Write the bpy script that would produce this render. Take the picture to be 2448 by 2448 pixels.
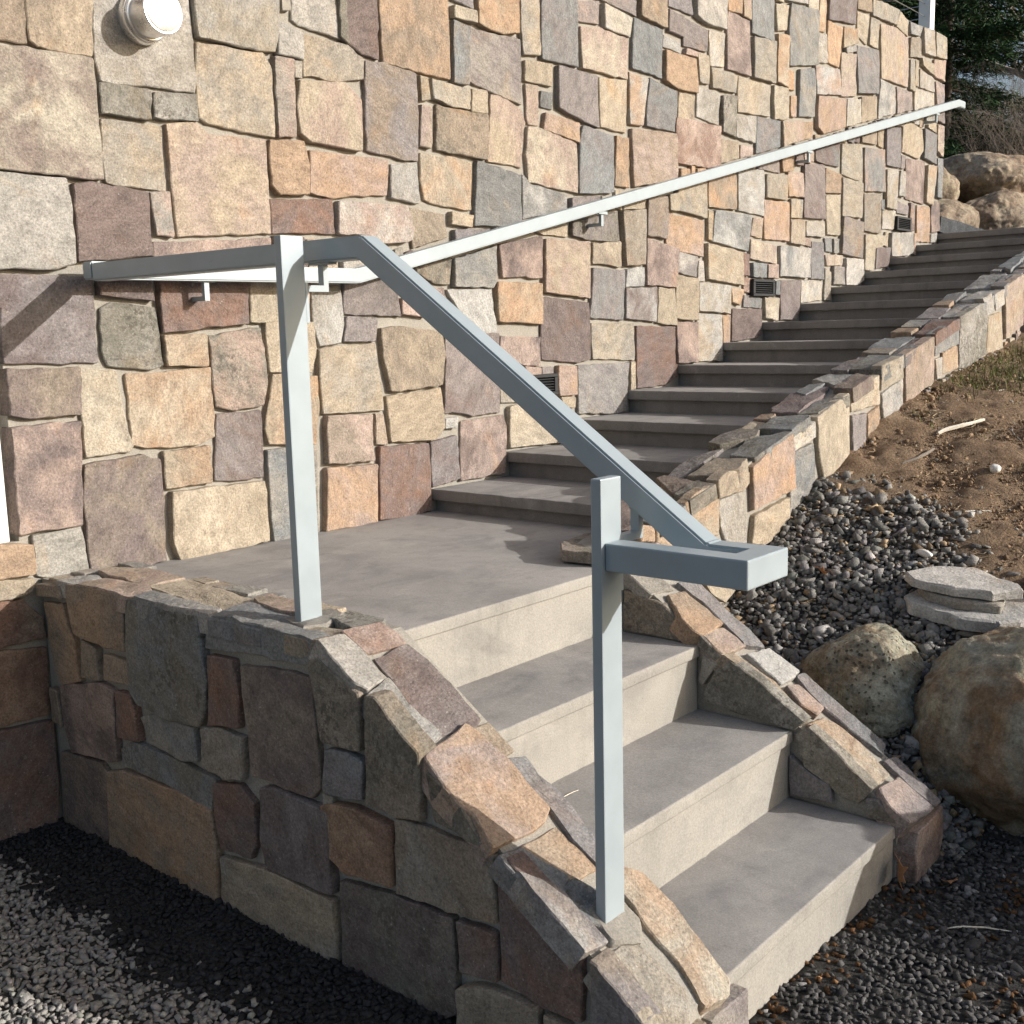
import bpy, bmesh, math, random
import numpy as np
from mathutils import Vector, Matrix, noise as mn

# ------------------------------------------------------------------ camera, light
scene = bpy.context.scene
for o in list(bpy.data.objects):
    bpy.data.objects.remove(o)
CAM = Vector((-2.892270, -2.837018, 0.624922))
RGT = Vector((0.645641, -0.763267, -0.023891)); UPV = Vector((0.134002, 0.082440, 0.987546)); FWD = Vector((0.751792, 0.640802, -0.155506))
cd = bpy.data.cameras.new("camera"); cam = bpy.data.objects.new("camera", cd)
scene.collection.objects.link(cam)
cd.sensor_width = 36.0; cd.lens = 39.2817; cd.clip_start = 0.05; cd.clip_end = 2000
m = Matrix((RGT, UPV, -FWD)).transposed().to_4x4(); m.translation = CAM
cam.matrix_world = m
scene.camera = cam
SUN = Vector((0.52, -1.0, 0.40)).normalized()          # towards the sun
sd = bpy.data.lights.new("sun", 'SUN'); sd.energy = 5.0; sd.angle = math.radians(0.55); sd.color = (1.0, 0.962, 0.915)
sun = bpy.data.objects.new("sun", sd); scene.collection.objects.link(sun)
sun.rotation_euler = SUN.to_track_quat('Z', 'Y').to_euler()
world = bpy.data.worlds.new("World"); scene.world = world; world.use_nodes = True
wn = world.node_tree; wn.nodes.clear()
sky = wn.nodes.new('ShaderNodeTexSky'); sky.sky_type = 'NISHITA'; sky.sun_disc = False
sky.sun_elevation = math.asin(SUN.z); sky.sun_rotation = math.atan2(SUN.x, SUN.y)
sky.air_density = 1.0; sky.dust_density = 3.5; sky.ozone_density = 1.0
bg = wn.nodes.new('ShaderNodeBackground'); bg.inputs[1].default_value = 0.148
wo = wn.nodes.new('ShaderNodeOutputWorld')
wn.links.new(sky.outputs[0], bg.inputs[0]); wn.links.new(bg.outputs[0], wo.inputs[0])
vs = scene.view_settings; vs.view_transform = 'Standard'; vs.look = 'None'; vs.gamma = 1.0; vs.use_curve_mapping = False
vs.exposure = 0.03
COL = scene.collection
rnd = random.Random(7)

# ------------------------------------------------------------------ helpers
def lin(h):
    c = [int(h[i:i+2], 16)/255 for i in (0, 2, 4)]
    return [((x+.055)/1.055)**2.4 if x > .04045 else x/12.92 for x in c]

def tag(o, label=None, cat=None, group=None, kind=None):
    if label: o['label'] = label
    if cat: o['category'] = cat
    if group: o['group'] = group
    if kind: o['kind'] = kind
    return o

def empty(name, loc=(0, 0, 0)):
    o = bpy.data.objects.new(name, None); COL.objects.link(o); o.location = loc
    o.empty_display_size = .1
    return o

def link(name, me, mat=None, parent=None, loc=None):
    o = bpy.data.objects.new(name, me); COL.objects.link(o)
    if mat is not None and not me.materials: me.materials.append(mat)
    if parent is not None:
        o.parent = parent
        pl = Vector((0, 0, 0)); p = parent
        while p is not None: pl += Vector(p.location); p = p.parent
        o.location = (Vector(loc) if loc is not None else Vector((0, 0, 0))) - pl
    elif loc is not None: o.location = loc
    return o

def mesh_from(name, V, F, smooth=False, sharp=None):
    me = bpy.data.meshes.new(name); me.from_pydata([tuple(v) for v in V], [], F); me.update()
    if smooth:
        me.polygons.foreach_set('use_smooth', [True]*len(me.polygons))
        if sharp: me.set_sharp_from_angle(angle=math.radians(sharp))
    return me

def bm_mesh(name, bm, smooth=False, sharp=None):
    bmesh.ops.recalc_face_normals(bm, faces=bm.faces)
    me = bpy.data.meshes.new(name); bm.to_mesh(me); bm.free()
    if smooth:
        me.polygons.foreach_set('use_smooth', [True]*len(me.polygons))
        if sharp: me.set_sharp_from_angle(angle=math.radians(sharp))
    return me

def bm_box(bm, lo, hi, bev=0.0, seg=2):
    r = bmesh.ops.create_cube(bm, size=1.0)
    s = [hi[i]-lo[i] for i in range(3)]; c = [(hi[i]+lo[i])/2 for i in range(3)]
    for v in r['verts']:
        v.co = Vector((v.co[i]*s[i]+c[i] for i in range(3)))
    if bev:
        es = {e for v in r['verts'] for e in v.link_edges}
        bmesh.ops.bevel(bm, geom=list(es), offset=bev, segments=seg, affect='EDGES', profile=.6)

def box(name, lo, hi, mat, parent, bev=0.0, seg=2, loc=None):
    bm = bmesh.new(); bm_box(bm, lo, hi, bev, seg)
    return link(name, bm_mesh(name, bm), mat, parent)

def bm_cyl(bm, p0, p1, r0, r1, n=8, caps=True):
    p0 = Vector(p0); p1 = Vector(p1); d = (p1-p0).normalized()
    a = d.orthogonal().normalized(); b = d.cross(a)
    A = [bm.verts.new(p0+(a*math.cos(t)+b*math.sin(t))*r0) for t in [2*math.pi*i/n for i in range(n)]]
    B = [bm.verts.new(p1+(a*math.cos(t)+b*math.sin(t))*r1) for t in [2*math.pi*i/n for i in range(n)]]
    for i in range(n): bm.faces.new((A[i], A[(i+1) % n], B[(i+1) % n], B[i]))
    if caps: bm.faces.new(A[::-1]); bm.faces.new(B)

# ------------------------------------------------------------------ materials
class NT:
    def __init__(s, name):
        s.m = bpy.data.materials.new(name); s.m.use_nodes = True
        s.t = s.m.node_tree; s.t.nodes.clear()
        s.out = s.n('OutputMaterial'); s.b = s.n('BsdfPrincipled'); s.l(s.b.outputs[0], s.out.inputs[0])
    def n(s, ty, **k):
        nd = s.t.nodes.new('ShaderNode'+ty)
        for a, v in k.items(): setattr(nd, a, v)
        return nd
    def l(s, a, b): s.t.links.new(a, b)
    def noise(s, vec, scale, detail=4, rough=.55, dist=0):
        nd = s.n('TexNoise'); nd.inputs['Scale'].default_value = scale; nd.inputs['Detail'].default_value = detail
        nd.inputs['Roughness'].default_value = rough; nd.inputs['Distortion'].default_value = dist
        if vec is not None: s.l(vec, nd.inputs['Vector'])
        return nd.outputs['Fac']
    def ramp(s, fac, *stops, interp='LINEAR'):
        nd = s.n('ValToRGB'); nd.color_ramp.interpolation = interp
        e = nd.color_ramp.elements
        while len(e) < len(stops): e.new(.5)
        for i, (p, c) in enumerate(stops):
            e[i].position = p
            e[i].color = (c, c, c, 1) if isinstance(c, (int, float)) else (*c[:3], 1)
        s.l(fac, nd.inputs[0]); return nd.outputs[0]
    def mix(s, fac, a, b, mode='MIX'):
        nd = s.n('Mix', data_type='RGBA', blend_type=mode)
        for sock, v in ((nd.inputs[0], fac), (nd.inputs[6], a), (nd.inputs[7], b)):
            if hasattr(v, 'is_linked'): s.l(v, sock)
            elif isinstance(v, (int, float)): sock.default_value = v if sock.type == 'VALUE' else (v, v, v, 1)
            else: sock.default_value = (*v[:3], 1)
        return nd.outputs[2]
    def math(s, op, a, b=None):
        nd = s.n('Math', operation=op)
        for i, v in enumerate((a, b)):
            if v is None: continue
            if hasattr(v, 'is_linked'): s.l(v, nd.inputs[i])
            else: nd.inputs[i].default_value = v
        return nd.outputs[0]
    def bump(s, h, strength=.5, dist=.01):
        nd = s.n('Bump'); nd.inputs['Strength'].default_value = strength; nd.inputs['Distance'].default_value = dist
        s.l(h, nd.inputs['Height']); s.l(nd.outputs[0], s.b.inputs['Normal']); return nd
    def rough(s, v): s.b.inputs['Roughness'].default_value = v

def objvec(nt):
    tc = nt.n('TexCoord'); oi = nt.n('ObjectInfo')
    k = nt.math('MULTIPLY', oi.outputs['Random'], 93.0)
    cm = nt.n('CombineXYZ')
    nt.l(k, cm.inputs[0]); nt.l(k, cm.inputs[1]); nt.l(k, cm.inputs[2])
    ad = nt.n('VectorMath', operation='ADD'); nt.l(tc.outputs['Object'], ad.inputs[0]); nt.l(cm.outputs[0], ad.inputs[1])
    return ad.outputs[0], oi

def stone_material():
    nt = NT('stone'); v, oi = objvec(nt)
    at = nt.n('Attribute', attribute_type='OBJECT', attribute_name='tint')
    am = nt.n('Attribute', attribute_type='OBJECT', attribute_name='mottle')
    # stretched coordinates give faint bedding streaks along a random direction
    vr = nt.n('VectorRotate'); vr.inputs['Axis'].default_value = (.8, .9, .25); nt.l(v, vr.inputs['Vector'])
    nt.l(nt.math('MULTIPLY', oi.outputs['Random'], 29.0), vr.inputs['Angle'])
    mp = nt.n('Mapping'); mp.inputs['Scale'].default_value = (1.0, 1.3, 2.3); nt.l(vr.outputs[0], mp.inputs[0])
    f1 = nt.ramp(nt.noise(v, 7, 5, .6, .6), (.40, 0), (.60, 1))
    base = nt.mix(nt.math('MULTIPLY', f1, .85), oi.outputs['Color'], at.outputs['Color'])
    f2 = nt.ramp(nt.noise(mp.outputs[0], 16, 6, .62, .4), (.30, .74), (.5, 1.0), (.72, 1.22))
    base = nt.mix(1.0, base, f2, 'MULTIPLY')
    rust = nt.ramp(nt.noise(v, 4.2, 3, .6, 1.2), (.58, 0), (.72, .6))
    base = nt.mix(rust, base, nt.mix(1.0, base, (1.08, .88, .68), 'MULTIPLY'))
    grain = nt.ramp(nt.noise(v, 165, 4, .75), (.32, .58), (.5, 1.0), (.70, 1.36))
    base = nt.mix(1.0, base, grain, 'MULTIPLY')
    fleck = nt.ramp(nt.noise(v, 150, 1, .5), (.70, 0), (.78, .30))
    base = nt.mix(fleck, base, (.70, .67, .61))
    vein = nt.ramp(nt.noise(mp.outputs[0], 5, 6, .7, 2.0), (.492, 0), (.5, .18), (.508, 0))
    base = nt.mix(vein, base, (.74, .68, .58))
    # dark crusty lichen patches
    lm = nt.ramp(nt.noise(v, 58, 5, .72), (.49, 0), (.58, 1))
    lm2 = nt.ramp(nt.noise(v, 9, 2, .5), (.40, 0), (.6, 1))
    lf = nt.math('MULTIPLY', nt.math('MULTIPLY', lm, lm2), am.outputs['Fac'])
    base = nt.mix(nt.math('MULTIPLY', lf, .72), base, (.085, .075, .062))
    nt.l(base, nt.b.inputs['Base Color'])
    nt.b.inputs['Roughness'].default_value = .88; nt.b.inputs['Specular IOR Level'].default_value = .3
    h = nt.math('ADD', nt.noise(mp.outputs[0], 15, 10, .70, .4), nt.math('MULTIPLY', nt.noise(v, 110, 4, .7), .30))
    cr = nt.ramp(nt.noise(mp.outputs[0], 5, 3, .6, 1.2), (.470, 0), (.484, 1), (.498, 0))
    crs = nt.ramp(nt.noise(v, 6, 2, .5), (.52, 0), (.60, 1))
    # stepped cleft ledges on some of the stones
    wv = nt.n('VectorMath', operation='ADD'); nd = nt.n('TexNoise'); nd.inputs['Scale'].default_value = 14; nd.inputs['Detail'].default_value = 4
    nt.l(mp.outputs[0], nd.inputs['Vector']); ws = nt.n('VectorMath', operation='SCALE'); ws.inputs['Scale'].default_value = .16
    nt.l(nd.outputs['Color'], ws.inputs[0]); nt.l(mp.outputs[0], wv.inputs[0]); nt.l(ws.outputs[0], wv.inputs[1])
    vo = nt.n('TexVoronoi'); vo.inputs['Scale'].default_value = 7.5; nt.l(wv.outputs[0], vo.inputs['Vector'])
    sp_ = nt.n('SeparateColor'); nt.l(vo.outputs['Color'], sp_.inputs[0])
    wt = nt.ramp(oi.outputs['Random'], (.15, .08), (.75, .75))
    h = nt.math('ADD', h, nt.math('MULTIPLY', sp_.outputs[0], wt))
    nt.bump(h, .66, .012)
    return nt.m

def simple(name, c1, c2, scale=20, bscale=60, bs=.4, bd=.006, rough=.9, coord='Object', spec=.3):
    nt = NT(name); tc = nt.n('TexCoord'); v = tc.outputs[coord]
    f = nt.ramp(nt.noise(v, scale, 6, .65), (.3, 0), (.7, 1))
    b = nt.mix(f, c1, c2)
    b = nt.mix(1.0, b, nt.ramp(nt.noise(v, bscale*3, 3, .7), (.3, .75), (.7, 1.25)), 'MULTIPLY')
    nt.l(b, nt.b.inputs['Base Color']); nt.rough(rough); nt.b.inputs['Specular IOR Level'].default_value = spec
    nt.bump(nt.noise(v, bscale, 6, .65), bs, bd)
    return nt.m

def concrete(name, c1, c2, stain, fleck=True):
    nt = NT(name); tc = nt.n('TexCoord'); v = tc.outputs['Object']
    b = nt.mix(nt.ramp(nt.noise(v, 3.0, 5, .6, .5), (.35, 0), (.65, 1)), c1, c2)
    mp = nt.n('Mapping'); mp.inputs['Scale'].default_value = (1.0, 1.7, 1.7); nt.l(v, mp.inputs[0])
    b = nt.mix(nt.math('MULTIPLY', nt.ramp(nt.noise(mp.outputs[0], 3.1, 5, .6, .8), (.50, 0), (.66, 1)), stain), b, nt.mix(1.0, b, (.70, .70, .74), 'MULTIPLY'))
    b = nt.mix(nt.math('MULTIPLY', nt.ramp(nt.noise(mp.outputs[0], 4.7, 6, .7, .4), (.56, 0), (.72, 1)), .45), b, (.44, .41, .37))
    b = nt.mix(nt.math('MULTIPLY', nt.ramp(nt.noise(v, 11, 5, .65, .3), (.56, 0), (.70, 1)), .30), b, nt.mix(1.0, b, (.62, .62, .64), 'MULTIPLY'))
    b = nt.mix(1.0, b, nt.ramp(nt.noise(v, 260, 3, .75), (.3, .80), (.7, 1.2)), 'MULTIPLY')
    ms = nt.n('Mapping'); ms.inputs['Scale'].default_value = (13, 13, 1.1); nt.l(v, ms.inputs[0])
    b = nt.mix(nt.math('MULTIPLY', nt.ramp(nt.noise(ms.outputs[0], 1.6, 4, .6), (.52, 0), (.68, 1)), .28), b, nt.mix(1.0, b, (.60, .60, .60), 'MULTIPLY'))
    vo = nt.n('TexVoronoi'); vo.inputs['Scale'].default_value = 55; nt.l(v, vo.inputs['Vector'])
    pit = nt.ramp(vo.outputs['Distance'], (.05, 1), (.09, 0))
    sel = nt.ramp(nt.noise(v, 30, 0), (.62, 0), (.66, 1))
    b = nt.mix(nt.math('MULTIPLY', nt.math('MULTIPLY', pit, sel), .6), b, (.06, .055, .05))
    nt.l(b, nt.b.inputs['Base Color']); nt.rough(.82); nt.b.inputs['Specular IOR Level'].default_value = .35
    nt.bump(nt.math('ADD', nt.noise(v, 90, 6, .7), nt.math('MULTIPLY', nt.noise(v, 9, 3, .5), 1.5)), .28, .004)
    return nt.m

def paint(name, col, rough=.42, metal=.0):
    nt = NT(name); tc = nt.n('TexCoord'); v = tc.outputs['Object']
    b = nt.mix(1.0, col, nt.ramp(nt.noise(v, 9, 4, .6), (.3, .93), (.7, 1.05)), 'MULTIPLY')
    b = nt.mix(nt.ramp(nt.noise(v, 38, 5, .75, .6), (.66, 0), (.74, .35)), b, nt.mix(1.0, b, (.72, .70, .68), 'MULTIPLY'))
    nt.l(b, nt.b.inputs['Base Color']); nt.b.inputs['Metallic'].default_value = metal
    r = nt.ramp(nt.noise(v, 30, 4, .6), (.3, rough-.06), (.7, rough+.08)); nt.l(r, nt.b.inputs['Roughness'])
    nt.bump(nt.noise(v, 420, 2, .5), .06, .001)
    return nt.m

def vcol(name, rough=.9, bump=.4, scale=90, attr='pc', coord='Object'):
    nt = NT(name); at = nt.n('Attribute', attribute_name=attr); tc = nt.n('TexCoord'); v = tc.outputs[coord]
    b = nt.mix(1.0, at.outputs['Color'], nt.ramp(nt.noise(v, scale, 4, .7), (.3, .68), (.7, 1.3)), 'MULTIPLY')
    nt.l(b, nt.b.inputs['Base Color']); nt.rough(rough); nt.b.inputs['Specular IOR Level'].default_value = .12
    if bump: nt.bump(nt.noise(v, scale*2, 4, .65), bump, .004)
    return nt.m

def boulder_material(name, c1, c2, c3, pits=True):
    nt = NT(name); v, oi = objvec(nt)
    b = nt.mix(nt.ramp(nt.noise(v, 3.2, 5, .62, .8), (.42, 0), (.56, 1)), c1, c2)
    b = nt.mix(nt.ramp(nt.noise(v, 5.0, 4, .6, 1.0), (.55, 0), (.66, .9)), b, c3)
    b = nt.mix(1.0, b, nt.ramp(nt.noise(v, 26, 8, .72), (.3, .45), (.5, 1), (.72, 1.5)), 'MULTIPLY')
    b = nt.mix(1.0, b, nt.ramp(nt.noise(v, 150, 3, .7), (.3, .75), (.7, 1.25)), 'MULTIPLY')
    h = nt.noise(v, 24, 8, .68)
    if pits:
        vo = nt.n('TexVoronoi'); vo.inputs['Scale'].default_value = 62; nt.l(v, vo.inputs['Vector'])
        p = nt.ramp(vo.outputs['Distance'], (.16, 1), (.30, 0))
        sel = nt.ramp(nt.noise(v, 5, 2), (.46, 0), (.56, 1))
        pf = nt.math('MULTIPLY', p, sel)
        b = nt.mix(nt.math('MULTIPLY', pf, .65), b, (.05, .047, .038))
        h = nt.math('SUBTRACT', h, nt.math('MULTIPLY', pf, .5))
    nt.l(b, nt.b.inputs['Base Color']); nt.rough(.9); nt.b.inputs['Specular IOR Level'].default_value = .25
    nt.bump(h, 1.0, .016)
    return nt.m

M = {}
M['stone'] = stone_material()
M['mortar'] = simple('mortar', (.285, .265, .228), (.355, .332, .290), 14, 90, .5, .005)
M['tread'] = concrete('tread_concrete', (.335, .320, .303), (.268, .257, .245), .7)
M['grout'] = simple('post_grout', (.215, .20, .175), (.30, .28, .245), 16, 90, .5, .005)
M['tread_edge'] = concrete('upper_riser_concrete', (.28, .262, .240), (.235, .220, .203), .5)
M['riser'] = concrete('riser_concrete', (.350, .330, .292), (.296, .280, .250), .6)
M['steel'] = paint('painted_steel', (.345, .40, .43), .40, .08)
M['black'] = paint('black_metal', (.010, .011, .013), .65)
M['darkgap'] = paint('dark_interior', (.008, .008, .009), .8)
M['alu'] = paint('brushed_aluminium', (.78, .77, .75), .28, .75)
M['white'] = paint('white_frame_paint', (.80, .80, .78), .4)
M['cable'] = paint('steel_cable', (.45, .45, .44), .35, .8)
g = NT('window_glass'); g.b.inputs['Base Color'].default_value = (.02, .028, .026, 1); g.rough(.06); g.b.inputs['Specular IOR Level'].default_value = .8
M['glass'] = g.m
M['gravel'] = vcol('gravel_stones', 1.0, .6, 120)
M['ground'] = None
M['bark'] = simple('bark', (.055, .045, .036), (.12, .10, .082), 30, 90, .6, .01)
M['twig'] = simple('bare_twigs', (.16, .135, .112), (.26, .225, .19), 8, 60, .2, .004)
M['needles'] = vcol('conifer_needles', .75, 0, 6, coord='Object')
M['grass'] = vcol('grass_blades', .8, 0, 10)
M['boulder_green'] = boulder_material('lichen_boulder', (.34, .33, .255), (.25, .195, .13), (.41, .40, .315))
M['boulder_rust'] = boulder_material('rusty_boulder', (.33, .315, .25), (.225, .15, .09), (.37, .345, .25), False)
M['boulder_tan'] = boulder_material('tan_boulder', (.35, .285, .21), (.215, .16, .115), (.34, .31, .21), False)
M['wood'] = simple('bleached_wood', (.62, .55, .43), (.80, .75, .65), 12, 80, .3, .003)
M['leaf'] = simple('dry_leaf', (.42, .20, .10), (.50, .28, .14), 30, 90, .2, .002)
M['red'] = paint('red_scrap', (.60, .06, .03), .5)

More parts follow.
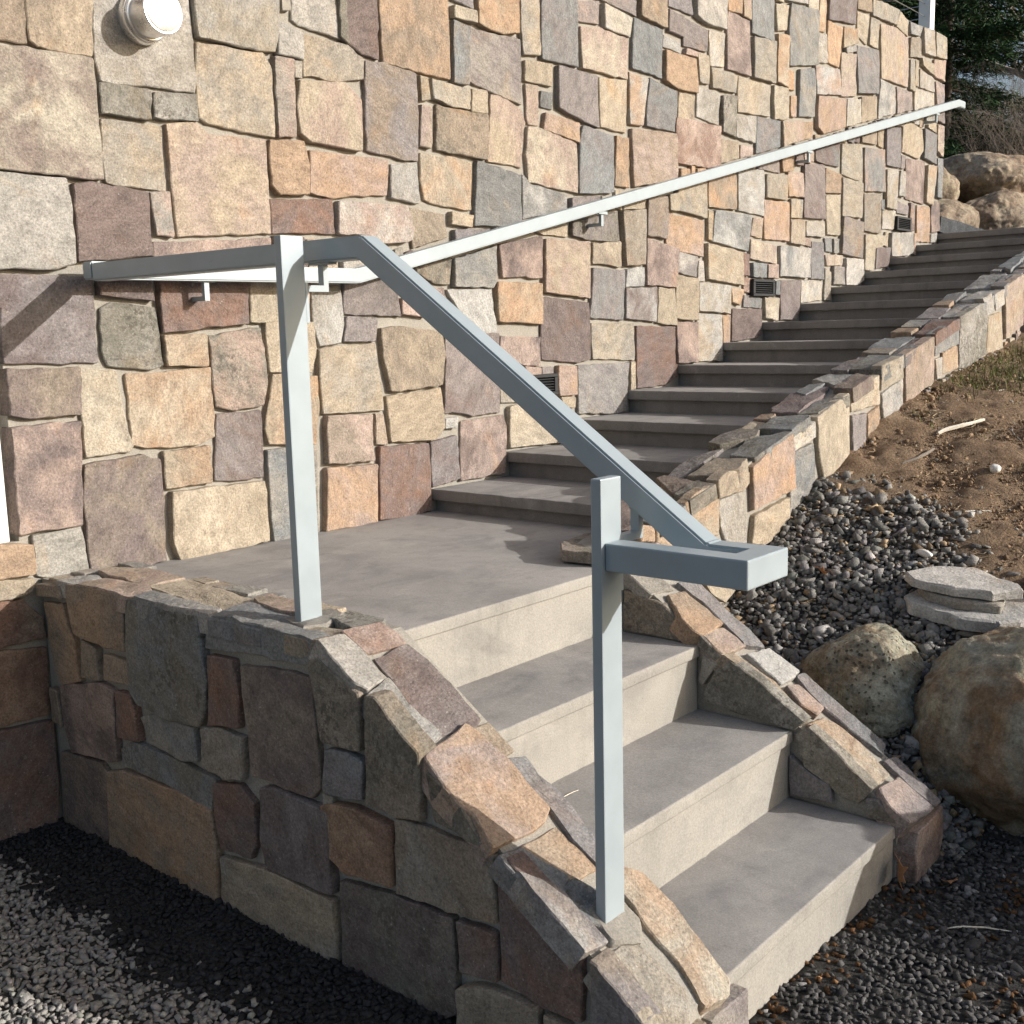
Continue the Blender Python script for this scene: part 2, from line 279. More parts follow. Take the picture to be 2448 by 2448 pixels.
# ------------------------------------------------------------------ traced stone outlines (plane coordinates in mm)
DATA = """
@W
b -1529,1486 -1405,1512 -1405,1486 -1401,1437 -1403,1385 -1447,1384 -1540,1378
bt -1398,1513 -1215,1551 -1221,1457 -1230,1380 -1312,1379 -1379,1379 -1398,1393
gw -1207,1552 -913,1613 -912,1556 -906,1476 -906,1370 -915,1335 -1030,1333 -1202,1323 -1216,1368
gt -901,1615 -600,1677 -609,1543 -626,1494 -731,1486 -896,1490 -903,1558
yp -1542,1355 -1476,1364 -1379,1370 -1231,1373 -1228,1209 -1227,1067 -1422,1068 -1504,1071 -1570,1071
gd -1216,1315 -1070,1320 -1062,1314 -1068,1242 -1215,1240
gd -1051,1315 -915,1327 -914,1257 -1037,1247 -1056,1249
tg -895,1473 -667,1482 -636,1446 -637,1242 -873,1255 -902,1268 -904,1394
gt -1213,1224 -1030,1226 -1030,1055 -1108,1054 -1215,1061 -1218,1141
tk -1015,1235 -921,1251 -875,1222 -672,1230 -671,957 -1000,930 -1009,1066
wg -603,1582 -512,1568 -517,1489 -613,1491
kg -624,1479 -552,1483 -561,1253 -623,1248 -626,1355
g -544,1479 -518,1482 -521,1435 -544,1435
gw -531,1691 -339,1731 -348,1581 -517,1590 -544,1601
tg -498,1565 -323,1566 -260,1533 -263,1472 -376,1443 -449,1449 -510,1442
tk -529,1424 -346,1443 -283,1402 -285,1242 -364,1242 -498,1247 -539,1266 -548,1345
o -658,1229 -527,1241 -514,1172 -519,1085 -635,1076 -664,1100
ko -500,1217 -157,1221 -172,1109 -374,1088 -421,1082 -508,1091
p -1308,1049 -1257,1055 -1093,1043 -1093,872 -1315,849
wg -1572,1050 -1505,1058 -1336,1057 -1328,1018 -1328,844 -1372,829 -1527,825 -1594,827
gk -1082,1044 -1019,1051 -1020,929 -1071,931
pr -664,1055 -414,1074 -413,970 -664,957
kp -1085,907 -766,930 -679,938 -674,866 -1086,855
pm -1596,808 -1273,809 -1280,582 -1537,586 -1530,732 -1602,741
p -1258,802 -1107,802 -1101,749 -1262,762
pr -1079,809 -774,815 -781,683 -1074,660
t -762,805 -599,808 -607,687 -764,688
dg -1258,725 -1230,740 -1089,726 -1079,566 -1126,558 -1250,572 -1265,611
ot -1075,649 -936,649 -934,561 -1068,566
dk -921,644 -736,668 -728,597 -721,499 -739,434 -846,424 -915,439 -919,550
t -715,684 -529,682 -516,603 -535,527 -705,534
gw -523,778 -399,785 -390,681 -409,618 -500,611 -525,682
m -382,814 -238,829 -141,777 -132,704 -388,710
m -381,699 -246,695 -254,621 -393,623
tg -509,597 -471,602 -259,609 -230,384 -500,390 -509,477
to -697,524 -523,511 -524,399 -541,294 -727,310 -737,357 -716,452
pb -1533,570 -1335,567 -1344,446 -1492,447 -1535,457
ty -1325,564 -1229,556 -1209,404 -1194,347 -1204,332 -1336,329 -1339,414
yo -1194,542 -1070,547 -922,552 -925,350 -984,330 -1146,337 -1191,351 -1191,413
pm -907,414 -747,414 -751,210 -831,207 -926,218
pk -1538,420 -1353,425 -1359,277 -1370,149 -1540,147 -1537,335
pb -1343,305 -1171,316 -1114,298 -1115,5 -1209,0 -1352,20 -1357,217
to -1098,317 -947,322 -945,215 -1100,214
ty -1084,199 -858,194 -756,193 -748,7 -1073,-2 -1093,50
sg -732,288 -657,287 -538,276 -549,-5 -727,-2 -736,81
o -1641,130 -1509,113 -1511,38 -1603,38 -1650,39
g -1502,134 -1374,140 -1362,93 -1359,21 -1448,14 -1500,26 -1501,90
ty -1650,35 -1517,22 -1511,11 -1520,-9 -1580,-20 -1654,-7
rb -1655,-17 -1547,-31 -1500,-88 -1497,-138 -1572,-141 -1620,-142 -1667,-138
ro -1676,-145 -1594,-157 -1496,-173 -1497,-291 -1503,-352 -1593,-351 -1695,-348
pr -1697,-366 -1642,-363 -1502,-372 -1500,-511 -1511,-666 -1612,-654 -1724,-642
kb -486,378 -289,370 -287,215 -496,225
ko -497,206 -286,199 -289,0 -478,2 -514,4
bt -230,659 -165,667 60,643 71,571 51,457 -115,449 -195,446 -223,560
kt -266,370 -234,368 -220,266 -268,270
t -213,426 51,444 63,301 13,262 -200,273
pm 84,639 386,635 385,336 327,338 223,333 114,357 73,353
w 72,330 137,332 131,295 70,299
pr -257,256 -25,248 -14,8 -121,-4 -271,7
mp -6,252 129,264 145,104 0,87
kp 166,313 401,319 421,280 409,96 153,96
ty 437,349 490,357 710,340 817,205 754,187 437,193
g 396,426 526,416 519,368 394,374
pk 396,621 636,617 632,507 552,508 393,541
p 658,775 976,755 984,520 888,510 651,530
tg 997,668 1316,666 1314,505 1000,523
pr 1333,654 1672,647 1672,417 1577,384 1334,381
m 652,497 724,495 723,456 651,459
ko 753,499 874,491 872,377 754,378
mg 893,495 1266,493 1246,291 1176,279 891,298
t 1278,497 1307,496 1305,380 1272,378
k 535,503 632,494 631,463 550,467
t 772,370 865,363 864,323 783,328
p -319,1735 -183,1763 -187,1546 -264,1551 -319,1569 -326,1618
d -350,1729 -324,1734 -327,1571 -355,1585
bo -172,1766 155,1833 158,1535 67,1530 -167,1538 -171,1646
m 174,1837 297,1862 294,1796 182,1808
yt 186,1784 296,1784 299,1748 184,1745
ot 314,1865 544,1913 538,1756 455,1735 353,1742 314,1750
sb 183,1734 264,1727 250,1527 169,1524
mg 276,1726 373,1725 556,1735 556,1503 447,1513 263,1541
tg 559,1916 667,1938 670,1699 570,1686 560,1779
sm 686,1942 918,1989 916,1696 683,1688
km 925,1946 1072,1973 1064,1886 927,1874
m 930,1992 1086,2024 1346,2030 1345,1971 1124,1982
wy 1094,1968 1297,1949 1282,1871 1099,1878
ky 941,1851 1070,1871 1279,1865 1270,1700 943,1695
s 1320,1953 1550,1947 1545,1744 1311,1753
bt 1370,2082 1581,2126 1580,1963 1369,1975
m 1601,2044 1728,2038 1728,1953 1601,1954
w 1564,1930 1702,1915 1697,1879 1556,1884
o 1568,1865 1832,1871 1849,1726 1689,1718 1563,1739
mb -247,1527 -167,1534 -14,1523 -18,1232 -133,1236 -256,1246
t 4,1519 37,1518 49,1449 8,1440
tg 59,1516 253,1510 247,1442 155,1440 65,1455
t 271,1513 357,1519 349,1440 263,1437
kt 5,1423 55,1421 46,1284 -7,1287
db 90,1432 349,1431 342,1274 79,1282
tk 381,1509 457,1510 552,1480 576,1438 545,1267 356,1272
t 583,1664 753,1678 745,1594 580,1592
kt 585,1578 664,1583 660,1436 597,1433
s 680,1565 756,1569 748,1508 678,1511
m 787,1676 1045,1674 1050,1472 782,1516
ty 1069,1674 1270,1693 1256,1478 1072,1482
wo 1283,1729 1432,1725 1390,1524 1287,1519
sm 1438,1726 1671,1702 1658,1529 1414,1527
tb 1692,1705 1832,1709 1825,1597 1685,1598
ok 700,1486 921,1475 915,1402 687,1424
yk 596,1422 696,1423 900,1391 908,1201 736,1208 590,1217 576,1316
sm 954,1468 1165,1453 1154,1220 907,1197 924,1395
ob 1183,1455 1274,1454 1271,1252 1173,1251
kb 1300,1499 1663,1518 1662,1323 1475,1284 1319,1260 1300,1428
wg -150,1208 -27,1226 -20,1091 -156,1102
to 1,1262 128,1263 261,1257 249,1087 101,1093 11,1105 -4,1165
s 290,1263 542,1237 535,1041 265,1033
ws 557,1235 587,1207 840,1185 838,1122 551,1075
m 857,1172 1044,1195 1056,1159 856,1130
kw -394,1070 -300,1071 -82,1075 -63,1007 -74,964 -106,956 -201,946 -298,970 -400,970
tb -67,1070 99,1059 118,986 -52,937
t 140,1071 253,1065 246,1025 138,1031
m 156,1008 344,1021 363,970 154,961
db -48,870 138,907 124,816 45,818 -40,852
gs 146,904 381,963 376,836 356,810 142,810
pk 407,971 669,1011 658,851 497,854 421,845
t 628,1030 837,1063 836,1022 672,1023
tk 685,1001 986,1005 968,777 673,798
md 867,1079 1187,1140 1198,1018 976,1014 865,1030
by 1004,998 1205,1015 1210,914 1002,921
bg 1219,1146 1398,1165 1395,928 1244,919
t 1234,1185 1406,1221 1398,1172 1233,1157
mb 1419,1214 1577,1234 1576,1051 1417,1058
t 1599,1243 1670,1257 1670,1179 1598,1178
ok 1591,1162 1898,1144 1899,982 1689,999 1582,1027
pk 1417,1040 1678,1004 1654,832 1408,840
ms 1008,897 1238,896 1221,684 984,696
ws 1258,901 1388,912 1387,832 1250,829
pw 1242,818 1484,826 1483,675 1241,692
t 1505,826 1646,821 1653,657 1496,670
ot 380,828 652,827 653,672 385,684
w 108,797 354,804 378,626 256,635
k -129,762 -28,739 -11,701 -128,711
kr 1654,1589 2053,1595 2052,1416 1935,1397 1653,1392
wm 1680,994 1844,976 1839,884 1672,903
t 1641,884 1839,872 1840,679 1649,691
pk 1656,669 1840,668 1840,479 1664,485
m 1607,2130 1788,2167 1808,2064 1607,2063
wg 1830,2176 2115,2234 2101,2053 1914,2046 1830,2062
ob 2122,2220 2253,2246 2255,2153 2128,2145
tk 2269,2266 2342,2281 2344,2142 2271,2145
kp 2123,2138 2344,2135 2359,1877 2127,1878
s 2358,2284 2592,2332 2598,2087 2362,2083
yt 2611,2266 2750,2285 2734,2163 2634,2145
sg 2768,2297 3105,2327 3106,2051 2768,1992 2752,2164
w 2653,2345 2973,2410 2975,2339 2734,2309
y 2992,2414 3112,2439 3105,2330 2985,2323
oy 3132,2425 3211,2441 3198,2237 3129,2234
mp 3231,2463 3606,2540 3593,2352 3238,2310
bt 3616,2542 3807,2562 3814,2457 3622,2440
tg 3833,2528 3944,2560 4213,2550 4178,2455 3825,2444
yt 3623,2426 3790,2429 3761,2269 3631,2296
tg 3813,2428 3934,2431 3918,2271 3797,2275
ty 4239,2545 4375,2508 4368,2421 4190,2446
tk 3946,2413 4185,2438 4397,2424 4407,2124 3967,2111
sw 4402,2507 4600,2517 4559,2455 4407,2444
bg 4424,2421 4591,2445 4601,2332 4418,2308
wt 4627,2517 4802,2532 4833,2376 4656,2369
tg 4832,2526 5039,2526 5036,2392 4846,2378
o 3238,2303 3415,2296 3379,2080 3248,2087
to 3424,2303 3595,2319 3623,2253 3430,2193
tw 3130,2208 3221,2229 3239,2081 3125,2068
w 3453,2193 3587,2231 3589,2201 3467,2171
kt 3407,2162 3590,2182 3616,1955 3419,1932
sm 3609,2234 3906,2255 3909,2011 3625,1976
yw 1958,2020 2093,2028 2094,1881 1967,1865
m 1730,2036 1944,2017 1936,1924 1730,1916
k 1745,1904 1840,1901 1840,1884 1737,1879
tg 1854,1903 1952,1904 1953,1779 1863,1778
gt 2380,2066 2608,2081 2604,1879 2384,1877
oy 2625,2122 2745,2135 2753,1883 2631,1892
gt 1976,1856 2216,1852 2208,1775 1985,1772
tg 2231,1854 2566,1861 2560,1711 2234,1691
gw 1855,1758 2062,1747 2046,1605 1848,1621
dg 2077,1745 2208,1759 2202,1570 2079,1580
yt 2593,1865 2753,1875 2758,1719 2607,1704
o 2768,1971 2832,1972 2835,1877 2771,1877
ko 2783,1839 2846,1848 2850,1744 2786,1740
sg 2892,1990 3053,2020 3078,1938 3074,1772 2889,1753
wk 3072,2037 3391,2068 3410,1936 3089,1895
ko 3111,1885 3459,1914 3455,1762 3182,1696 3107,1720
wy 3480,1922 3667,1943 3674,1818 3476,1769
tb 3688,1961 3910,1992 3919,1869 3697,1821
ws 3954,2100 4178,2086 4190,1934 3942,1877
mk 4203,2090 4454,2094 4463,1991 4229,1939
tg 4435,2290 4497,2300 4513,2107 4434,2117
t 4524,2299 4572,2307 4586,2150 4537,2154
ty 4598,2327 4822,2325 4829,2258 4633,2288
gw 4604,2258 4863,2242 4887,2160 4614,2154
kt 4848,2357 5038,2382 5034,2249 4858,2257
mk 4894,2224 5053,2231 5065,2116 4924,2086
yw 4509,2124 4856,2140 4862,2078 4520,1999
wg 2208,1668 2409,1689 2411,1563 2209,1570
sm 2425,1691 2668,1699 2672,1570 2420,1512
tk 2686,1697 2924,1731 2928,1634 2700,1577
bo 2944,1724 3064,1744 3067,1664 2947,1636
bt 2062,1542 2247,1546 2248,1473 2063,1430
k 2263,1535 2393,1536 2394,1505 2264,1475
bo 1947,1349 2222,1399 2216,1222 1947,1217
tg 1668,1285 1932,1340 1933,1162 1668,1184
wg 2247,1401 2509,1443 2514,1211 2241,1220
mb 2449,1450 2683,1522 2686,1440 2449,1443
o 2701,1524 2836,1547 2828,1467 2714,1448
gt 2527,1418 2757,1434 2751,1305 2529,1306
ok 2775,1449 2945,1460 2949,1338 2779,1330
pm 2962,1509 3219,1533 3232,1238 2962,1230
ps 3101,1598 3423,1676 3406,1541 3235,1539 3103,1545
ob 3240,1516 3444,1496 3450,1396 3235,1384
gt 3457,1670 3732,1700 3746,1481 3454,1505
b 3715,1738 3937,1795 3942,1722 3716,1712
sk 3757,1682 4039,1697 4070,1455 3772,1436
t 3961,1803 4044,1823 4038,1711 3966,1719
m 4082,1833 4311,1860 4315,1621 4084,1616
yt 4349,1886 4475,1912 4671,1892 4699,1763 4616,1706 4348,1723
ms 4699,1901 4914,1886 4915,1701 4700,1720
ky 4937,1957 5047,1959 5050,1761 4936,1790
t 4759,1936 4906,1965 4912,1902 4761,1918
g 4720,2020 4911,2080 4906,1970 4725,1959
pk 4410,1686 4721,1695 4729,1427 4430,1439
yo 4767,1677 4933,1687 4891,1433 4773,1442
s 4958,1741 5069,1747 5044,1485 4966,1491
tw 4086,1585 4273,1592 4262,1361 4102,1361
wg 4299,1599 4375,1601 4388,1447 4296,1451
gt 3443,1481 3733,1475 3733,1274 3454,1271
ty 3247,1366 3438,1386 3438,1160 3269,1156
gb 3760,1416 4016,1431 4032,1201 3773,1203
mb 3466,1263 3747,1250 3747,1040 3453,1055
wt 4062,1333 4263,1351 4271,1241 4069,1230
m 4284,1413 4482,1394 4472,1342 4290,1341
pk 4508,1418 4573,1412 4587,1247 4523,1244
ok 4633,1410 4860,1414 4865,1186 4637,1181
pk 4886,1457 5039,1462 5058,1273 4889,1252
t 1948,1197 1991,1196 1984,1060 1948,1063
ws 2006,1201 2372,1199 2338,1024 1990,1057
kt 2398,1192 2505,1194 2497,1094 2381,1106
ok 2520,1289 2792,1295 2788,1094 2525,1095
tg 2810,1315 2950,1320 2943,1225 2813,1221
kt 2814,1208 2965,1213 2970,1084 2807,1086
tw 2995,1210 3222,1223 3225,1139 2998,1133
yk 2372,1080 2656,1061 2659,973 2533,978 2365,990
ty 1932,1042 2283,1014 2285,855 1933,878
pr 2299,1011 2357,1008 2359,901 2301,904
s 2384,965 2530,965 2531,896 2385,897
k 2547,961 2659,965 2661,897 2549,897
ws 2695,1063 3036,1064 3031,908 2689,909
k 2988,1119 3067,1123 3058,1078 3000,1085
ms 3077,1104 3227,1106 3236,903 3074,904
s 3247,1131 3331,1136 3334,1060 3261,1062
sg 3352,1132 3415,1135 3419,1058 3356,1056
ky 3262,1038 3480,1042 3471,989 3277,983
gm 3360,977 3496,976 3501,878 3353,880
tg 3266,964 3340,946 3336,789 3250,788
w 3516,1028 3760,1031 3768,909 3683,881 3524,878
ty 3775,1178 4089,1184 4093,1134 3934,1116 3924,971 3787,973
pm 3953,1107 4179,1117 4159,1006 3948,983
wg 4184,1210 4558,1230 4568,1110 4484,1084 4194,1067
tw 1859,856 2159,845 2152,713 1859,726
oy 2175,836 2295,829 2254,753 2185,770
kr 2311,892 2387,885 2379,816 2312,824
sm 2312,803 2505,787 2496,740 2313,744
yt 2522,787 2674,789 2667,675 2525,690
mp 2690,882 2923,887 2918,718 2869,679 2695,680
wy 2953,888 3225,888 3218,788 2957,771
p 2186,731 2506,732 2499,598 2435,585 2188,576
wt 1859,710 2090,701 2093,479 1852,487
ok 2106,701 2170,701 2163,504 2108,505
w 4890,1235 4999,1253 4988,1192 4895,1187
@L
b -16,8 -124,16 -134,-9 -11,-20
bo -28,-42 -115,-35 -164,-129 -175,-226 -87,-253 -49,-197
bo -162,26 -261,32 -405,32 -413,2 -417,-106 -325,-112 -187,-96 -166,-33
b -211,-114 -271,-128 -276,-205 -196,-210
b -304,-137 -413,-136 -413,-191 -295,-199
sd -440,26 -726,22 -747,-120 -732,-197 -707,-232 -592,-241 -457,-231 -426,-202 -430,-90
pk -74,-259 -281,-216 -337,-228 -327,-406 -104,-434 -79,-366
rp -359,-221 -427,-220 -442,-329 -353,-335
gs -452,-271 -517,-246 -677,-246 -683,-322 -624,-336 -485,-315
gb -705,-247 -762,-227 -866,-230 -854,-325 -777,-340 -710,-328
rp -762,-60 -846,-59 -857,-139 -850,-206 -746,-219
bp -878,-63 -1006,-52 -1113,-53 -1116,-163 -1119,-276 -1088,-308 -1006,-308 -885,-306 -890,-192 -877,-135
sd -350,-374 -410,-341 -644,-346 -747,-354 -732,-425 -636,-414 -354,-408
pb -50,-449 -247,-436 -268,-453 -241,-659 -158,-663 -20,-657
ob -280,-451 -357,-428 -606,-420 -731,-431 -739,-544 -728,-670 -567,-682 -328,-691 -252,-683
pr -748,-362 -842,-345 -890,-375 -887,-471 -864,-506 -757,-516 -745,-456
pm -931,-325 -976,-317 -1147,-323 -1144,-500 -928,-511 -919,-449
tg -756,-540 -901,-521 -1143,-518 -1144,-655 -1034,-679 -846,-696 -740,-693
g -1131,-291 -1155,-291 -1153,-312 -1130,-314
s -758,24 -851,40 -889,34 -956,35 -1117,32 -1106,-21 -883,-29 -748,-42
ms -1144,-193 -1210,-184 -1253,-192 -1248,-267 -1203,-279 -1138,-277
bd -1115,-13 -1144,-3 -1252,-51 -1247,-170 -1189,-172 -1139,-171
db -1275,-56 -1294,-53 -1354,-97 -1409,-138 -1411,-269 -1339,-276 -1269,-273 -1270,-169
db -1433,-172 -1459,-181 -1521,-221 -1574,-278 -1546,-275 -1447,-258
or -1127,-312 -1223,-294 -1326,-303 -1324,-424 -1192,-437 -1138,-417
bg -1339,-289 -1402,-282 -1588,-289 -1588,-412 -1466,-428 -1335,-440
pd -1168,-469 -1212,-463 -1369,-447 -1483,-446 -1484,-632 -1446,-659 -1305,-677 -1160,-660
pm -1499,-444 -1583,-440 -1587,-529 -1500,-541
pr -1598,-293 -1617,-286 -1687,-330 -1782,-401 -1777,-533 -1694,-536 -1599,-525 -1598,-364
bt -1498,-579 -1553,-551 -1682,-543 -1688,-606 -1498,-686
mb -1807,-411 -1819,-412 -1861,-446 -1911,-484 -1917,-509 -1809,-555
@LF
wg -1539,-107 -1445,-102 -1412,-142 -1432,-192 -1528,-190
kt -1398,-129 -1357,-100 -1297,-191 -1312,-384 -1418,-396 -1414,-301
bk -1530,-206 -1434,-212 -1420,-390 -1446,-448 -1521,-470 -1532,-301
ty -1423,-406 -1316,-411 -1349,-728 -1439,-755 -1454,-752 -1436,-582
sw -1516,-473 -1449,-455 -1465,-750 -1527,-767 -1525,-638
sm -1520,-774 -1386,-756 -1395,-885 -1397,-950 -1444,-998 -1501,-947 -1513,-858
bk -1357,-743 -1309,-736 -1304,-820 -1383,-923 -1393,-875 -1382,-791
t -1321,-941 -1292,-947 -1310,-984 -1364,-1001
gd -1366,-1021 -1302,-1002 -1299,-1107 -1322,-1132 -1396,-1127
@LS
kr -1432,-1136 -1334,-1139 -1317,-1172 -1318,-1191 -1407,-1190 -1421,-1186
wg -1504,-1141 -1441,-1144 -1431,-1201 -1444,-1251 -1491,-1260 -1506,-1245
pm -1412,-1208 -1320,-1201 -1306,-1243 -1307,-1387 -1327,-1396 -1411,-1385 -1419,-1314
wg -1493,-1271 -1433,-1259 -1432,-1311 -1420,-1386 -1494,-1404 -1492,-1389 -1498,-1334
ko -1492,-1418 -1357,-1395 -1345,-1412 -1336,-1473 -1336,-1580 -1369,-1597 -1454,-1594 -1519,-1590 -1493,-1542 -1508,-1477
bt -1337,-1402 -1293,-1401 -1293,-1429 -1296,-1461 -1330,-1465 -1336,-1442
ms -1334,-1474 -1281,-1484 -1290,-1518 -1278,-1571 -1293,-1666 -1335,-1697 -1336,-1648 -1324,-1576
ot -1449,-1616 -1347,-1615 -1340,-1652 -1343,-1698 -1399,-1696 -1417,-1688
sm -1507,-1611 -1456,-1617 -1416,-1687 -1445,-1698 -1491,-1682 -1505,-1645
mw -1506,-1647 -1454,-1696 -1453,-1793 -1513,-1788 -1507,-1726
sd -1445,-1699 -1404,-1699 -1381,-1733 -1433,-1774 -1447,-1758 -1455,-1718
tg -1499,-1812 -1391,-1811 -1383,-1912 -1430,-1948 -1489,-1950 -1511,-1913 -1507,-1860
yo -1296,-1724 -1266,-1743 -1265,-1806 -1284,-1939 -1310,-1952 -1362,-1941 -1349,-1901 -1343,-1820 -1334,-1752
@RS
ob -427,-1276 -358,-1284 -355,-1391 -466,-1400 -485,-1387 -476,-1342
sm -345,-1258 -274,-1267 -286,-1439 -300,-1481 -354,-1458 -343,-1381 -330,-1319
kt -461,-1403 -366,-1403 -352,-1461 -472,-1459
w -380,-1488 -283,-1496 -269,-1568 -305,-1576 -381,-1576 -384,-1534
bt -476,-1467 -435,-1473 -399,-1571 -417,-1669 -450,-1672 -439,-1629 -447,-1538
km -379,-1595 -335,-1601 -338,-1668 -385,-1673 -399,-1642
ms -298,-1584 -264,-1586 -254,-1802 -300,-1812 -313,-1764 -323,-1667
oy -441,-1687 -360,-1689 -329,-1771 -353,-1852 -467,-1852 -446,-1778 -455,-1716
m -325,-1833 -272,-1838 -292,-1953 -327,-1950 -335,-1906
km -448,-1867 -358,-1876 -352,-1954 -380,-1956 -470,-1946 -478,-1899
@RI
dg -1417,-283 -1446,-223 -1468,-192 -1553,-231 -1683,-313 -1662,-335 -1515,-325 -1406,-312
dg -1667,-353 -1698,-330 -1769,-373 -1855,-442 -1823,-484 -1780,-477 -1749,-455 -1690,-425
m -1652,-409 -1695,-439 -1753,-460 -1758,-496 -1656,-505
md -1401,-148 -1453,-189 -1444,-200 -1391,-172
g -1411,-197 -1444,-210 -1406,-269 -1396,-262
md -1849,-471 -1877,-468 -1915,-506 -1854,-510
bd -1160,-59 -1198,-64 -1280,-81 -1380,-154 -1352,-168 -1159,-164
@K
ot -126,132 -40,160 35,166 61,120 62,13 -39,25 -122,48
tb 44,181 113,200 234,183 239,151 195,133 106,132 56,130
gw 68,115 178,124 227,79 229,-37 116,-19 77,38
ko 262,197 363,233 529,277 544,100 367,74 273,65
t 282,40 521,69 519,5 406,-48 344,-64 267,-43
o -356,101 -299,88 -294,49 -356,59
ot -284,86 -184,56 -185,13 -278,35
wy 544,265 701,307 710,260 558,224
sg 552,216 704,231 716,106 687,29 577,-1 532,18
ty 720,322 980,388 1000,156 785,100 756,166
yt 1010,384 1248,442 1255,339 1021,323
m 1014,305 1138,308 1145,196 1022,174
ob 1162,301 1264,327 1271,227 1175,221
ty 1270,476 1467,510 1473,426 1267,390
ws 1286,369 1493,417 1501,310 1330,250
bk 1502,511 1794,579 1812,396 1526,330
sg 1819,591 2120,647 2114,550 1842,502
w 1837,484 1914,491 1914,413 1867,404
ot 1934,508 2099,536 2109,444 1927,423
dw 2125,659 2402,721 2461,677 2485,495 2230,445 2133,443
w 2410,739 2505,762 2553,684 2470,666
wy 2554,758 2691,783 2700,720 2578,690
ty 2500,658 2686,680 2729,513 2511,495
kt 2717,796 2972,861 3010,621 2771,555
ty -38,-122 140,-174 84,-200 11,-164
@KC
p 784,-948 942,-935 1064,-1025 955,-1056 750,-1061 728,-977
s 963,-951 1062,-954 1081,-1002 936,-1000
sd 733,-1075 881,-1066 981,-1105 970,-1158 756,-1131
sw 1135,-936 1218,-960 1220,-1068 1125,-1085 1072,-1053
bp 1019,-1074 1216,-1076 1186,-1173 1009,-1151
m 1281,-943 1387,-953 1464,-1010 1266,-1012
sd 1281,-1013 1479,-1010 1476,-1147 1267,-1146
bg 1533,-961 1585,-987 1581,-1074 1513,-1076
s 1615,-948 1799,-942 1812,-1064 1593,-1075
ps 1509,-1090 1785,-1081 1780,-1141 1491,-1152
bo 1874,-941 1932,-951 1925,-1032 1849,-1034
sg 1964,-951 2097,-938 2099,-1028 1961,-1030
pr 1842,-1061 2092,-1043 2092,-1148 1818,-1149
m 2130,-950 2320,-942 2319,-1029 2123,-1049
ob 2355,-942 2422,-946 2425,-1009 2350,-1013
sw 2165,-1053 2403,-1035 2385,-1144 2135,-1140
s 2461,-939 2587,-929 2630,-992 2455,-1006
sw 2472,-1025 2668,-1052 2675,-1155 2405,-1150
sw 2703,-963 3052,-938 3055,-1049 2741,-1076
ms 2735,-1080 3014,-1063 3060,-1121 2698,-1149
s 3252,-952 3472,-954 3492,-1001 3103,-1054
dm 375,-925 466,-921 528,-966 522,-1032 463,-1050 358,-978
t 533,-954 629,-951 619,-1000 557,-1019
rb 635,-954 689,-954 700,-998 636,-1007
ds 540,-1020 662,-1018 701,-1120 668,-1145 543,-1141
sd 289,-1057 450,-1033 532,-1146 345,-1159 291,-1138
dm 85,-950 240,-936 352,-990 257,-998 73,-1004
bt 75,-1028 228,-1039 244,-1140 164,-1192 85,-1130
bp 46,-933 78,-939 66,-1004 44,-1072 -64,-1062
db -75,-1075 43,-1078 25,-1155 -111,-1149
pk -411,-1021 -292,-933 -152,-935 -191,-1003 -292,-1076 -374,-1058
"""
PAL = dict(t='c8b79c', g='b7b1a5', w='cdc9c1', k='cab1a2', o='cfab86', b='b09e88', p='917f7a', m='a19896',
           s='989b9b', d='9a9484', r='a57e69', y='d7c9b0', x='565a5e', v='dad8d2')
PLANES = {  # origin, U, V, N
    'W': ((0, 0, 0), (1, 0, 0), (0, 0, 1), (0, -1, 0)),
    'L': ((-1.508, 0, 0), (0, 1, 0), (0, 0, 1), (-1, 0, 0)),
    'LF': ((0, 0, .035), (1, 0, 0), (0, 1, 0), (0, 0, 1)),
    'LS': ((0, 0, .035+.667*1.14), (1, 0, 0), (0, 1, .667), (0, -.667, 1)),
    'RS': ((0, 0, .033+.655*1.13), (1, 0, 0), (0, 1, .655), (0, -.655, 1)),
    'RI': ((-.475, 0, 0), (0, 1, 0), (0, 0, 1), (-1, 0, 0)),
    'RO': ((-.26, 0, 0), (0, 1, 0), (0, 0, 1), (1, 0, 0)),
    'K': ((0, -1.15, 0), (1, 0, 0), (0, 0, 1), (0, -1, 0)),
    'KC': ((0, 0, .165), (1, 0, .2325), (0, 1, 0), (-.2325, 0, 1)),
    'FE': ((0, -1.95, 0), (1, 0, 0), (0, 0, 1), (0, -1, 0)),
}
STONES = {}
cur = None
for ln in DATA.strip().splitlines():
    if ln[0] == '@': cur = ln[1:].strip(); STONES.setdefault(cur, []); continue
    f = ln.split()
    STONES[cur].append((f[0], [tuple(float(q)/1000 for q in s.split(',')) for s in f[1:]]))

def area(p):
    return .5*sum(p[i][0]*p[(i+1) % len(p)][1]-p[(i+1) % len(p)][0]*p[i][1] for i in range(len(p)))

def shrink(p, d):
    """pull an outline in by about d metres"""
    n = len(p); s = 1 if area(p) > 0 else -1; out = []
    for i in range(n):
        a, b, c = p[i-1], p[i], p[(i+1) % n]
        e1 = Vector((b[0]-a[0], b[1]-a[1])); e2 = Vector((c[0]-b[0], c[1]-b[1]))
        if e1.length < 1e-6 or e2.length < 1e-6: out.append(b); continue
        n1 = Vector((-e1.y, e1.x)).normalized()*s; n2 = Vector((-e2.y, e2.x)).normalized()*s
        q = (n1+n2); q = q/max(.5, q.length_squared/2) if q.length > 1e-6 else n1
        out.append((b[0]+q.x*d, b[1]+q.y*d))
    return out

